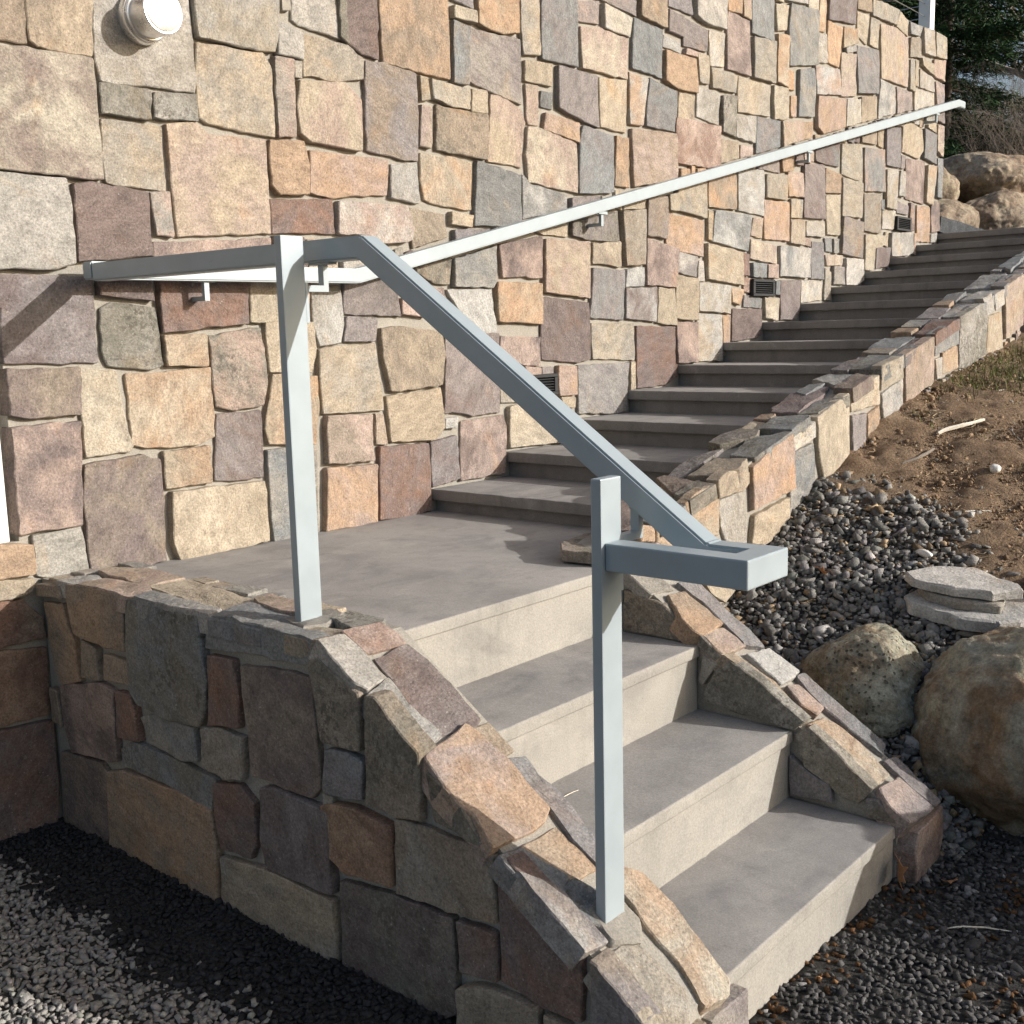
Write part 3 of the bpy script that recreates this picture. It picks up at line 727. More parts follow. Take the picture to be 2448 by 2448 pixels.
def outline(p, seg, jit, seed, corner=.10):
    """rounded corners, short segments, hewn unevenness"""
    n = len(p); q = []
    for i in range(n):
        a, b, c = Vector(p[i-1]), Vector(p[i]), Vector(p[(i+1) % n])
        l1 = (a-b).length; l2 = (c-b).length
        if min(l1, l2) < .004: q.append(b); continue
        r1 = min(.006, l1*corner); r2 = min(.006, l2*corner)
        p1 = b+(a-b)/l1*r1; p2 = b+(c-b)/l2*r2
        q += [p1, (p1+p2)*.15+b*.7, p2]
    r = []
    n = len(q)
    for i in range(n):
        a, b = q[i], q[(i+1) % n]; l = (b-a).length; k = max(1, int(round(l/seg)))
        for j in range(k): r.append(a+(b-a)*(j/k))
    out = []
    for i, a in enumerate(r):
        d = r[(i+1) % len(r)]-r[i-1]
        if d.length < 1e-7: continue
        nn = Vector((-d.y, d.x)).normalized()
        w = mn.noise(Vector((a.x*28, a.y*28, seed)))*jit+mn.noise(Vector((a.x*95, a.y*95, seed+9)))*jit*.7
        out.append(a+nn*w)
    return out

def stone_geo(p, plane, h, back, seed, relief=.0045, cham=.0028, seg=None, tilt=.02, jit=.0045):
    O, U, V, N = [Vector(x) for x in plane]; N = N.normalized()
    if area(p)*(1 if U.cross(V).dot(N) > 0 else -1) < 0: p = p[::-1]
    per = sum(math.dist(p[i], p[i-1]) for i in range(len(p)))
    seg = seg or min(.030, max(.011, per/30))
    small = math.sqrt(abs(area(p)))
    jit = min(jit, small*.03)
    q = outline(p, seg, jit, seed)
    n = len(q); c = sum(q, Vector((0, 0)))/n
    rg = random.Random(int(seed*1000))
    tx, ty = rg.uniform(-tilt, tilt), rg.uniform(-tilt, tilt)
    relief = min(relief, small*.045)
    def hh(w, k):
        d = w-c
        f = mn.fractal(Vector((w.x*7, w.y*7, seed)), .9, 2.1, 3)*relief
        f += mn.noise(Vector((w.x*40, w.y*40, seed+3)))*relief*.35
        return h+f+tx*d.x+ty*d.y
    verts = []; faces = []
    def put(w, z): verts.append(O+U*w.x+V*w.y+N*z); return len(verts)-1
    ch = min(cham, small*.08)
    rings = []
    rings.append([put(w, -back) for w in q])
    rings.append([put(w, hh(w, 0)-ch*(1+.7*mn.noise(Vector((w.x*50, w.y*50, seed))))) for w in q])
    ins = []
    for w in q:
        d = w-c; L = d.length
        k = max(.6, 1-ch*(1.0+.6*mn.noise(Vector((w.x*33, w.y*33, seed+5))))/max(L, .004)); ins.append(c+d*k)
    rings.append([put(w, hh(w, 1)) for w in ins])
    ks = (.80, .55, .28) if small > .12 else ((.66, .33) if small > .07 else (.5,))
    for k in ks:
        rr = [c+(w-c)*k for w in ins]
        rings.append([put(w, hh(w, 1)) for w in rr])
    cc = put(c, hh(c, 1))
    for a, b in zip(rings[:-1], rings[1:]):
        for i in range(n):
            j = (i+1) % n; faces.append((a[i], a[j], b[j], b[i]))
    a = rings[-1]
    for i in range(n): faces.append((a[i], a[(i+1) % n], cc))
    return verts, faces, O+U*c.x+V*c.y

ALB = .62
def colours(code, rg):
    def mute(c, k=.22):
        l = .3*c[0]+.59*c[1]+.11*c[2]; return [x*(1-k)+l*k*w for x, w in zip(c, (1.02, .99, .97))]
    a = mute(lin(PAL[code[0]])); b = mute(lin(PAL[code[1]])) if len(code) > 1 else a
    def jig(c, s):
        k = ALB*rg.uniform(1-s, 1+s); w = rg.uniform(-.03, .035)
        return (c[0]*k*(1+w), c[1]*k, c[2]*k*(1-w))
    ca = jig(a, .09); cb = jig(b, .09)
    if len(code) == 1:
        k = rg.uniform(.78, 1.2); cb = (ca[0]*k, ca[1]*k, ca[2]*k)
    return ca, cb, (1.0 if 'd' in code else (.25 if 'b' in code else .06))

def add_stone(name, parent, p, plane, h, back, seed, code, **kw):
    V, F, c = stone_geo(p, plane, h, back, seed, **kw)
    V = [v-c for v in V]
    me = mesh_from(name, V, F, True, 24)
    o = link(name, me, M['stone'], parent, c)
    rg = random.Random(int(seed*7919)); ca, cb, mo = colours(code, rg)
    o.color = (*ca, 1); o['tint'] = cb; o['mottle'] = mo
    return o

def fill(existing, region, blocked, cell, wr, hr, gap, seed, mins=.035):
    """pack rough rectangles into whatever the traced stones leave free"""
    u0, v0, u1, v1 = region; nu = int((u1-u0)/cell); nv = int((v1-v0)/cell)
    occ = np.zeros((nv, nu), bool)
    gu = u0+(np.arange(nu)+.5)*cell; gv = v0+(np.arange(nv)+.5)*cell
    GU, GV = np.meshgrid(gu, gv)
    for p in existing:
        P = np.array(p); a = P.min(0)-gap; b = P.max(0)+gap
        i0, i1 = max(0, int((a[0]-u0)/cell)), min(nu, int((b[0]-u0)/cell)+2)
        j0, j1 = max(0, int((a[1]-v0)/cell)), min(nv, int((b[1]-v0)/cell)+2)
        if i0 >= i1 or j0 >= j1: continue
        X = GU[j0:j1, i0:i1]; Y = GV[j0:j1, i0:i1]
        ins = np.zeros(X.shape, bool)
        n = len(P); near = np.full(X.shape, 9.)
        for k in range(n):
            x1, y1 = P[k-1]; x2, y2 = P[k]
            cnd = ((y1 > Y) != (y2 > Y))
            with np.errstate(divide='ignore', invalid='ignore'):
                xi = (x2-x1)*(Y-y1)/(y2-y1+1e-12)+x1
            ins ^= cnd & (X < xi)
            dx, dy = x2-x1, y2-y1; t = np.clip(((X-x1)*dx+(Y-y1)*dy)/(dx*dx+dy*dy+1e-12), 0, 1)
            near = np.minimum(near, np.hypot(X-x1-t*dx, Y-y1-t*dy))
        occ[j0:j1, i0:i1] |= ins | (near < gap)
    occ |= blocked(GU, GV)
    rg = random.Random(seed); out = []; g = max(1, int(round(gap/cell)))
    for j in range(nv):
        i = 0
        while i < nu:
            if occ[j, i]: i += 1; continue
            W = int(rg.uniform(*wr)/cell); H = int(rg.uniform(*hr)/cell)
            w = 1
            while w < W and i+w < nu and not occ[j, i+w]: w += 1
            h = 1
            while h < H and j+h < nv and not occ[j+h, i:i+w].any(): h += 1
            if w*cell >= mins and h*cell >= mins:
                a0, b0, a1, b1 = u0+i*cell, v0+j*cell, u0+(i+w)*cell, v0+(j+h)*cell
                q = lambda: rg.uniform(-.007, .007)
                out.append([(a0+q(), b0+q()), (a1+q(), b0+q()), (a1+q(), b1+q()), (a0+q(), b1+q())])
                occ[max(0, j-g):j+h+g, max(0, i-g):i+w+g] = True
            i += w+g
    return out

FILLC = ['t', 'tg', 'g', 'w', 'k', 'kt', 'o', 'b', 'p', 'pk', 'm', 's', 'sm', 'y', 'ty', 'gt', 'tk', 'wg', 'ok', 'pm']

def join_geo(parts, name, mat, parent, kind=None):
    V = []; F = []; ca = []
    for (v, f, c, col) in parts:
        n = len(V); V += v; F += [tuple(i+n for i in q) for q in f]; ca += [col]*len(v)
    me = mesh_from(name, V, F, True, 38)
    at = me.color_attributes.new('pc', 'FLOAT_COLOR', 'POINT')
    at.data.foreach_set('color', [x for c in ca for x in (*c, 1)])
    o = link(name, me, mat, parent, (0, 0, 0))
    if kind: o['kind'] = kind
    return o
M['stone_vc'] = vcol('stone_facing', .9, .7, 26)

# ------------------------------------------------------------------ setting: terrain
GX = [(-60, -.66), (-.75, -.66), (-.26, -.45), (.11, -.218), (.37, -.07), (.52, -.005), (.71, .08), (.9, .125), (1.155, .21), (1.51, .32),
      (2.12, .425), (2.74, .507), (4, .80), (5, 1.08), (6, 1.20), (6.9, 1.27), (7.5, 1.55), (8.4, 1.86), (12, 2.1), (60, 3), (900, 8)]
gxa = np.array([a for a, b in GX]); gxb = np.array([b for a, b in GX])
def sstep(a, b, x):
    t = np.clip((x-a)/(b-a), 0, 1); return t*t*(3-2*t)
def terrain(x, y):
    x = np.asarray(x, float); y = np.asarray(y, float)
    s = np.interp(x, gxa, gxb)+.17*np.clip(y+1.15, -2.2, 4)*sstep(-.6, -.1, x)*(1-.9*sstep(4.2, 5.4, x))
    s -= .16*sstep(-1.75, -2.1, y)*sstep(.9, .1, x)
    z = np.maximum(s, -.655)
    z = np.where((x < -.45) & (y < -1.0), -.655, z)
    z = np.where(x < -1.45, -.655, z)
    inside = (x > -1.46) & (x < 5.05) & (y > -1.10) & (y < .3)
    inside |= (x > -1.46) & (x < -.30) & (y > -1.90)
    z = np.where(inside, -.75, z)
    z = np.where((x > 5.05) & (x < 5.9) & (y > -1.1) & (y < .25), np.minimum(z, 1.235), z)
    z = np.where((y > .3) & (x < 5.05), np.where(x < -1.45, -.655, np.minimum(z, 0)), z)
    return z
def dirt_mask(x, y):
    b = .86+.66*(y+1.2)
    n = np.sin(x*7.3+y*4.1)*.05+np.sin(x*3.1-y*9.7)*.06+np.sin(x*17+y*13)*.03
    return sstep(-.30, .24, x-b+n)

def axis(stops):
    out = []
    for (a, b, s) in stops: out += list(np.arange(a, b-1e-9, s))
    return np.array(out+[stops[-1][1]])
ax = axis([(-900, -100, 200), (-100, -10, 15), (-10, -3, 1), (-3, -1.6, .08), (-1.6, 3.4, .022), (3.4, 7, .12), (7, 15, .5), (15, 60, 5), (60, 900, 140)])
ay = axis([(-900, -100, 200), (-100, -10, 15), (-10, -3.2, .8), (-3.2, -2.3, .06), (-2.3, -1.02, .022), (-1.02, .4, .08), (.4, 6, .4), (6, 20, 2), (20, 100, 16), (100, 900, 160)])
XX, YY = np.meshgrid(ax, ay)
ZZ = terrain(XX, YY)
dm = dirt_mask(XX, YY)
nz = np.array([mn.fractal(Vector((x*6, y*6, 1.3)), .8, 2.2, 5) for x, y in zip(XX.ravel(), YY.ravel())]).reshape(XX.shape)
nz2 = np.array([mn.noise(Vector((x*38, y*38, 4.7))) for x, y in zip(XX.ravel(), YY.ravel())]).reshape(XX.shape)
near = (np.abs(XX) < 8) & (np.abs(YY) < 6)
ZZ = ZZ+np.where(near, nz*(.004+.022*dm)+nz2*(.001+.006*dm), 0)
nx, ny = len(ax), len(ay)
V = np.stack([XX, YY, ZZ], -1).reshape(-1, 3)
I = np.arange(nx*ny).reshape(ny, nx)
Fq = np.stack([I[:-1, :-1], I[:-1, 1:], I[1:, 1:], I[1:, :-1]], -1).reshape(-1, 4)
def np_mesh(name, V, F, smooth=False):
    me = bpy.data.meshes.new(name); k = F.shape[1]
    me.vertices.add(len(V)); me.vertices.foreach_set('co', np.ascontiguousarray(V, dtype=np.float32).ravel())
    me.loops.add(F.size); me.loops.foreach_set('vertex_index', np.ascontiguousarray(F, dtype=np.int32).ravel())
    me.polygons.add(len(F)); me.polygons.foreach_set('loop_start', np.arange(0, F.size, k, dtype=np.int32))
    me.polygons.foreach_set('loop_total', np.full(len(F), k, dtype=np.int32))
    if smooth: me.polygons.foreach_set('use_smooth', np.ones(len(F), bool))
    me.update(calc_edges=True); me.validate(); return me
gme = np_mesh('ground', V, Fq, True)
at = gme.attributes.new('dirt', 'FLOAT', 'POINT'); at.data.foreach_set('value', dm.ravel().astype(np.float32))
nt = NT('ground_soil'); a_ = nt.n('Attribute', attribute_name='dirt'); tc = nt.n('TexCoord'); v = tc.outputs['Object']
gr = nt.mix(nt.ramp(nt.noise(v, 60, 6, .7), (.3, 0), (.7, 1)), (.035, .034, .033), (.10, .095, .088))
di = nt.mix(nt.ramp(nt.noise(v, 9, 8, .72, .5), (.34, 0), (.62, 1)), (.175, .115, .072), (.35, .248, .163))
di = nt.mix(nt.ramp(nt.noise(v, 3.2, 4, .6), (.56, 0), (.70, .8)), di, (.36, .275, .185))
di = nt.mix(1.0, di, nt.ramp(nt.noise(v, 130, 4, .75), (.28, .5), (.5, 1.0), (.74, 1.6)), 'MULTIPLY')
nt.l(nt.mix(a_.outputs['Fac'], gr, di), nt.b.inputs['Base Color']); nt.rough(.95); nt.b.inputs['Specular IOR Level'].default_value = .15
nt.bump(nt.math('ADD', nt.noise(v, 34, 8, .72), nt.math('MULTIPLY', nt.noise(v, 150, 4, .7), .6)), 1.0, .02)
tag(link('ground', gme, nt.m), kind='structure')

# ------------------------------------------------------------------ house wall
wall = empty('house_wall', (1.7, 0, -.655))
tag(wall, 'tall house wall of mixed tan, grey and rust stones rising beside the stairs', 'stone wall')
TOPZ = 2.525; WL = -3.2; WR = 5.055
WX1 = -1.535; WZ0 = .125; WZ1 = .735; WX0 = -2.45        # window opening
bm = bmesh.new()
MY = .019
for lo, hi in (((WX1, MY, -.75), (WR-.018, .40, TOPZ-.012)), ((WL, MY, -.75), (WX0, .40, TOPZ-.012)),
               ((WX0, MY, -.75), (WX1, .40, WZ0)), ((WX0, MY, WZ1), (WX1, .40, TOPZ-.012))):
    bm_box(bm, lo, hi)
bmesh.ops.remove_doubles(bm, verts=bm.verts, dist=1e-5)
link('mortar_bed', bm_mesh('mortar_bed', bm), M['mortar'], wall, (0, 0, 0))
wp = [shrink(p, -.003) for _, p in STONES['W']]
for i, ((code, _), p) in enumerate(zip(STONES['W'], wp)):
    p = [(min(u, WR), min(v, TOPZ+.02)) for u, v in p]
    rg = random.Random(100+i)
    add_stone('stone', wall, p, PLANES['W'], rg.uniform(-.007, .010), .05, i*1.37+.5, code, tilt=.022)
VENTS = [(.495, .385), (2.373, .799), (4.250, 1.232)]
VW, VH = .235, .086
def wblock(X, Z):
    b = (X > WX0-.01) & (X < WX1+.008) & (Z > WZ0-.01) & (Z < WZ1+.01)
    b |= (X > -1.50) & (X < 0) & (Z < .0)
    b |= (X >= 0) & (Z < .0797+.0976*np.floor(X/.41985)-.0)
    for vx, vz in VENTS: b |= (X > vx-.012) & (X < vx+VW+.012) & (Z > vz-.012) & (Z < vz+VH+.012)
    return b
fl = fill(wp, (WL, -.655, WR, TOPZ), wblock, .01, (.10, .36), (.09, .30), .011, 5)
fl.sort(key=lambda p: -abs(area(p)))
def visible_uv(p):
    c = Vector((sum(q[0] for q in p)/4, 0, sum(q[1] for q in p)/4))-CAM
    x, y, z = c.dot(RGT), c.dot(UPV), c.dot(FWD)
    if z <= 0: return False
    k = cd.lens/36*2
    return abs(x/z*k) < 1.02 and abs(y/z*k) < 1.02
joined = []; kept = 0
for i, p in enumerate(fl):
    rg = random.Random(900+i); code = rg.choice(FILLC)
    if kept < 24 and visible_uv(p):
        kept += 1; add_stone('stone', wall, p, PLANES['W'], rg.uniform(-.008, .010), .05, 700+i*1.1, code)
    else:
        g_, f_, c_ = stone_geo(p, PLANES['W'], rg.uniform(-.008, .012), .05, 700+i*1.1)
        joined.append((g_, f_, c_, colours(code, rg)[0]))
join_geo(joined, 'stone_facing', M['stone_vc'], wall, 'stuff')
# window set back in its opening
win = empty('window', (WX1-.3, .07, WZ0)); win.parent = wall; win.location = Vector((WX1-.3, .07, WZ0))-wall.location
bm = bmesh.new(); fw = .038; gx = WX1-.034; gz0 = WZ0+.004; gz1 = WZ1-.03; y0_ = -.004; lx = WX0+.034
for lo, hi in (((gx-fw, y0_, gz0), (gx, .12, gz1)), ((lx, y0_, gz0), (lx+fw, .12, gz1)),
               ((lx+fw, y0_+.0004, gz0), (gx-fw, .12, gz0+fw)), ((lx+fw, y0_+.0004, gz1-fw), (gx-fw, .12, gz1))):
    bm_box(bm, lo, hi, .003, 1)
link('window_frame', bm_mesh('window_frame', bm), M['white'], win, (0, 0, 0))
box('pane', (lx+fw-.005, .03, gz0+fw-.005), (gx-fw+.005, .04, gz1-fw+.005), M['glass'], win)
box('jamb_backing', (WX0, .10, WZ0), (WX1, .14, WZ1), M['darkgap'], win)

# ------------------------------------------------------------------ concrete stairs
stairs = empty('concrete_stairs', (-.85, -1.1, -.655))
tag(stairs, 'grey concrete stairs with a landing turning up along the stone wall', 'stairs')
T2, R2, YL = .2627, .172, 1.130
def slab(name, lo, hi, mtop, mside, parent, bev=.005):
    bm = bmesh.new(); bm_box(bm, lo, hi, bev, 3)
    ax_ = 0 if hi[1]-lo[1] < hi[0]-lo[0] else 1
    es = [e for e in bm.edges if abs((e.verts[0].co-e.verts[1].co)[ax_]) > .6*(hi[ax_]-lo[ax_])]
    bmesh.ops.subdivide_edges(bm, edges=es, cuts=46)
    for v in bm.verts:
        w = mn.noise(v.co*14)*.0012+mn.noise(v.co*55)*.0011-max(0, mn.noise(v.co*30+Vector((7, 1, 3)))-.35)*.010
        v.co.z += w*.8; v.co[1-ax_] -= w*(1 if v.co[1-ax_] < (lo[1-ax_]+hi[1-ax_])/2 else 0)
    me = bm_mesh(name, bm, True, 40)
    o = bpy.data.objects.new(name, me); COL.objects.link(o); me.materials.append(mtop); me.materials.append(mside)
    for p_ in me.polygons: p_.material_index = 0 if p_.normal.z > .8 else 1
    o.parent = parent; o.location = -Vector(parent.location); return o
NT_, OV = .031, .008
slab('landing', (-1.42, -YL, -NT_), (.06, .018, 0), M['tread'], M['riser'], stairs)
box('riser', (-1.40, -YL+OV, -R2-.006), (-.40, -YL+OV+.10, -NT_-.0005), M['riser'], stairs)
for k in (1, 2, 3):
    y0 = -YL-k*T2
    slab('tread', (-1.40, y0, -k*R2-NT_), (-.462 if k < 3 else -.468, y0+T2+OV+.03, -k*R2), M['tread'], M['riser'], stairs)
    box('riser', (-1.39, y0+OV, -k*R2-R2-.006 if k < 3 else -.74), (-.465, y0+OV+.10, -k*R2-NT_-.0005), M['riser'], stairs)
TU, RU, Z1 = .41985, .09760, .0797
for k in range(13):
    x0 = TU*k; z = Z1+RU*k
    x1 = x0+TU+.05 if k < 12 else x0+1.6
    slab('tread', (x0, -1.04, z-.040), (x1, .018, z), M['tread'], M['tread_edge'], stairs, .004)
    box('riser', (x0+.026, -1.03, z-RU-.004 if k else -.004), (x0+.12, .0175, z-.0405), M['tread_edge'], stairs)

# ------------------------------------------------------------------ left side wall of the lower flight
lw = empty('stair_side_wall', (-1.38, -.95, -.655))
tag(lw, 'low stone side wall in shade carrying both rail posts, with sloping capped end', 'stone wall')
def prism(name, prof, x0, x1, mat, parent):
    V = [(x0, y, z) for y, z in prof]+[(x1, y, z) for y, z in prof]; n = len(prof)
    F = [tuple(range(n)), tuple(range(2*n-1, n-1, -1))]+[(i, n+i, n+(i+1) % n, (i+1) % n) for i in range(n)]
    bm = bmesh.new(); vs_ = [bm.verts.new(v) for v in V]
    for f in F: bm.faces.new([vs_[i] for i in f])
    return link(name, bm_mesh(name, bm), mat, parent, (0, 0, 0))
prism('mortar_bed', [(.01, -.75), (.01, .018), (-1.148, .018), (-1.93, -.505), (-1.93, -.75)], -1.488, -1.285, M['mortar'], lw)
CLAMP = {'LF': (-1.509, -1.1, -1.2, -.01), 'LS': (-1.509, -1.2, -1.97, -1.12), 'RS': (-.477, -.258, -1.96, -1.1), 'KC': (-9, 9, -1.152, -.9)}
def place(key, parent, hr, back, seed0, name='stone', sh=-.0035, **kw):
    res = []
    for i, (code, p) in enumerate(STONES[key]):
        rg = random.Random(seed0+i); p = shrink(p, sh)
        if key in CLAMP:
            a0, a1, b0, b1 = CLAMP[key]; p = [(min(max(u, a0), a1), min(max(v, b0), b1)) for u, v in p]
        add_stone(name, parent, p, PLANES[key], rg.uniform(*hr), back, seed0+i*1.13, code, **kw); res.append(p)
    return res
lf_ = place('L', lw, (-.006, .008), .05, 1100)
def lblock(Y, Z):
    return (Y > -.02) | (Z > np.where(Y > -1.14, .015, .015+.667*(Y+1.14))) | (Y < -1.93)
for i, p in enumerate(fill(lf_, (-1.95, -.67, 0, .03), lblock, .01, (.12, .3), (.1, .25), .012, 8)):
    rg = random.Random(1300+i); add_stone('stone', lw, p, PLANES['L'], rg.uniform(-.008, .004), .05, 1300+i, rg.choice(['b', 'pm', 'g', 'bt', 'p']))
lc = place('LF', lw, (-.006, .006), .045, 1400, 'cap_stone', relief=.007, sh=-.0045)
for i, p in enumerate(fill(lc, (-1.500, -1.13, -1.245, -.03), lambda a, b: np.zeros(a.shape, bool), .01, (.1, .2), (.12, .3), .012, 3, .045)):
    rg = random.Random(1480+i); add_stone('cap_stone', lw, p, PLANES['LF'], rg.uniform(-.010, -.002), .045, 1480+i, rg.choice(['bt', 't', 'g', 'sg']))
ls = place('LS', lw, (-.004, .008), .05, 1500, 'cap_stone', relief=.007, sh=-.0045)
for i, p in enumerate(fill(ls, (-1.500, -1.94, -1.275, -1.15), lambda a, b: np.zeros(a.shape, bool), .01, (.08, .16), (.1, .2), .012, 4, .045)):
    rg = random.Random(1580+i); add_stone('cap_stone', lw, p, PLANES['LS'], rg.uniform(-.010, -.002), .045, 1580+i, rg.choice(['bt', 't', 'g', 'ms']))
for i, (p, c) in enumerate([([(-1.50, -.66), (-1.37, -.66), (-1.375, -.53), (-1.50, -.53)], 'bt'), ([(-1.36, -.66), (-1.23, -.66), (-1.23, -.54), (-1.36, -.535)], 'mg')]):
    add_stone('stone', lw, p, PLANES['FE'], .0, .05, 1600+i, c)

# ------------------------------------------------------------------ right side wall of the lower flight
rw = empty('stair_side_wall', (-.37, -1.55, -.655))
tag(rw, 'narrow sloping stone side wall between the lower steps and the boulders', 'stone wall')
sl = lambda y: .033+.655*(y+1.13)
prism('mortar_bed', [(-1.12, -.75), (-1.12, sl(-1.12)-.016), (-1.915, sl(-1.915)-.016), (-1.915, -.75)], -.458, -.278, M['mortar'], rw)
rs = place('RS', rw, (-.004, .009), .05, 1700, 'cap_stone', relief=.007, sh=-.0045)
for i, p in enumerate(fill(rs, (-.470, -1.93, -.262, -1.16), lambda a, b: np.zeros(a.shape, bool), .008, (.07, .14), (.07, .18), .012, 4, .04)):
    rg = random.Random(1780+i); add_stone('cap_stone', rw, p, PLANES['RS'], rg.uniform(-.012, -.004), .045, 1780+i, rg.choice(['bt', 't', 'g', 'ms']))
place('RI', rw, (-.004, .006), .04, 1800)
for i, (code, p) in enumerate([('pk', [(-.455, -.66), (-.30, -.66), (-.268, -.60), (-.272, -.525), (-.44, -.535), (-.462, -.58)])]):
    add_stone('stone', rw, p, PLANES['FE'], .010, .06, 1850+i, code)
def roblock(Y, Z): return Z > sl(Y)-.02
for i, p in enumerate(fill([], (-1.92, -.66, -1.16, .0), roblock, .01, (.12, .28), (.1, .22), .012, 12)):
    rg = random.Random(1860+i); add_stone('stone', rw, p, PLANES['RO'], rg.uniform(-.008, .004), .04, 1860+i, rg.choice(FILLC))

# ------------------------------------------------------------------ kerb wall of the upper flight
kw = empty('kerb_wall', (2.4, -1.05, -.1))
tag(kw, 'long low stone kerb wall climbing along the open side of the upper steps', 'stone wall')
prof = [(-.45, -.75), (-.45, .035), (-.10, .125), (6.6, .125+.2325*6.7), (6.6, -.75)]
bm = bmesh.new(); n = len(prof)
A = [bm.verts.new((x, -1.132, z)) for x, z in prof]; B = [bm.verts.new((x, -.965, z)) for x, z in prof]
bm.faces.new(A); bm.faces.new(B[::-1])
for i in range(n): bm.faces.new((A[i], A[(i+1) % n], B[(i+1) % n], B[i]))
link('mortar_bed', bm_mesh('mortar_bed', bm), M['mortar'], kw, (0, 0, 0))
kf = place('K', kw, (-.006, .010), .04, 1900)
def kblock(X, Z):
    gz = np.interp(X, gxa, gxb)
    return (Z > .165+.2325*X-.012) | (Z < gz-.16)
for i, p in enumerate(fill(kf, (-.26, -.50, 6.55, 1.75), kblock, .01, (.10, .28), (.12, .34), .011, 21)):
    rg = random.Random(2000+i); add_stone('stone', kw, p, PLANES['K'], rg.uniform(-.010, .008), .04, 2000+i, rg.choice(FILLC))
kc = place('KC', kw, (-.004, .010), .045, 2200, 'cap_stone', relief=.007, sh=-.0045)
for i, p in enumerate(fill(kc, (-.28, -1.150, 6.55, -.945), lambda a, b: np.zeros(a.shape, bool), .01, (.12, .3), (.08, .12), .010, 4, .04)):
    rg = random.Random(2300+i); add_stone('cap_stone', kw, p, PLANES['KC'], rg.uniform(-.010, .006), .045, 2300+i, rg.choice(['s', 'sm', 'm', 'bg', 'sg', 'p', 'sw', 'd']))
# overhanging corner slabs where the kerb meets the landing
CS = ((0, 0, .062), (1, 0, .05), (0, 1, 0), (-.05, 0, 1))
add_stone('cap_stone', kw, [(-.50, -.975), (-.44, -.925), (-.30, -.90), (-.20, -.96), (-.22, -1.14), (-.40, -1.165), (-.49, -1.09)], CS, .0, .030, 2400.5, 'dk', relief=.007)
CS2 = ((0, 0, .028), (1, 0, 0), (0, 1, 0), (0, 0, 1))
add_stone('stone', kw, [(-.47, -.99), (-.25, -.95), (-.23, -1.13), (-.45, -1.15)], CS2, .0, .03, 2402.5, 'db')
add_stone('cap_stone', kw, [(-.33, -.955), (-.16, -.93), (-.02, -.95), (-.02, -1.12), (-.2, -1.15), (-.31, -1.10)], ((0, 0, .118), (1, 0, .20), (0, 1, 0), (-.2, 0, 1)), .0, .05, 2404.5, 'pk', relief=.008)
add_stone('stone', kw, [(-1.16, -.20), (-1.0, -.20), (-.98, .02), (-1.15, .02)], ((-.462, 0, 0), (0, 1, 0), (0, 0, 1), (-1, 0, 0)), .0, .03, 2406.5, 'ms')

# ------------------------------------------------------------------ painted steel handrail
hr = empty('handrail', (-1.38, -1.0, .03))
tag(hr, 'pale grey painted steel handrail on two posts, returning along the stone wall', 'handrail')
def bar(name, pts, side, up, w, h, mat, parent, bev=.004):
    """rectangular tube swept along pts (mitred); side = half offset axis, sections perpendicular to the path"""
    bm = bmesh.new(); pts = [Vector(p) for p in pts]; rings = []
    for i, p in enumerate(pts):
        d0 = (p-pts[i-1]).normalized() if i else (pts[1]-p).normalized()
        d1 = (pts[i+1]-p).normalized() if i < len(pts)-1 else d0
        t = (d0+d1).normalized()
        if callable(side): sv = side(i, d0, d1)
        else: sv = Vector(side)
        n_ = sv
        u_ = t.cross(n_).normalized()
        if u_.z < 0: u_ = -u_
        k = 1/max(.3, t.dot(d1))
        rings.append([bm.verts.new(p+n_*(a*w/2)+u_*(b*h/2*k)) for a, b in ((-1, -1), (1, -1), (1, 1), (-1, 1))])
    for A, B in zip(rings[:-1], rings[1:]):
        for j in range(4): bm.faces.new((A[j], A[(j+1) % 4], B[(j+1) % 4], B[j]))
    bm.faces.new(rings[0]); bm.faces.new(rings[-1][::-1])
    bmesh.ops.recalc_face_normals(bm, faces=bm.faces)
    if bev: bmesh.ops.bevel(bm, geom=list(bm.edges), offset=bev, segments=2, affect='EDGES', clamp_overlap=True)
    return link(name, bm_mesh(name, bm), mat, parent, (0, 0, 0))
SQ = .046
XB = -1.3075; ZB = .8155; YW = -.0675
# guard bar along the side wall, bending down the lower flight
bar('guard_rail', [(XB, YW-SQ/2+.0, ZB), (XB, -1.117, ZB-.006), (XB, -1.912, .2605), (XB, -2.012, .2605)], (1, 0, 0), None, SQ, SQ, M['steel'], hr)
# wall rail with its corner
bar('wall_rail', [(-1.3305, YW, ZB+.005), (-.40, YW, ZB+.013), (5.085, YW, ZB+.013+5.485*.2325), (5.195, YW, ZB+.013+5.485*.2325)], (0, 1, 0), None, SQ, SQ, M['steel'], hr)
# flat loop at the foot
bm = bmesh.new(); zl0, zl1 = .2370, .2840
U_ = [(-1.417, -1.7785), (-1.417, -2.041), (-1.2845, -2.041), (-1.2845, -1.995), (-1.372, -1.995), (-1.372, -1.7785)]
A = [bm.verts.new((x, y, zl0)) for x, y in U_]; B = [bm.verts.new((x, y, zl1)) for x, y in U_]
bm.faces.new(A); bm.faces.new(B[::-1])
for i in range(6): bm.faces.new((A[i], A[(i+1) % 6], B[(i+1) % 6], B[i]))
bmesh.ops.recalc_face_normals(bm, faces=bm.faces)
bmesh.ops.bevel(bm, geom=list(bm.edges), offset=.0035, segments=3, affect='EDGES', profile=.6)
link('end_loop', bm_mesh('end_loop', bm), M['steel'], hr, (0, 0, 0))
P1 = box('post', (-1.424, -.988, .005), (-1.365, -.967, .838), M['steel'], hr, .0025)
P2 = box('post', (-1.426, -1.778, -.43), (-1.368, -1.757, .391), M['steel'], hr, .0025)
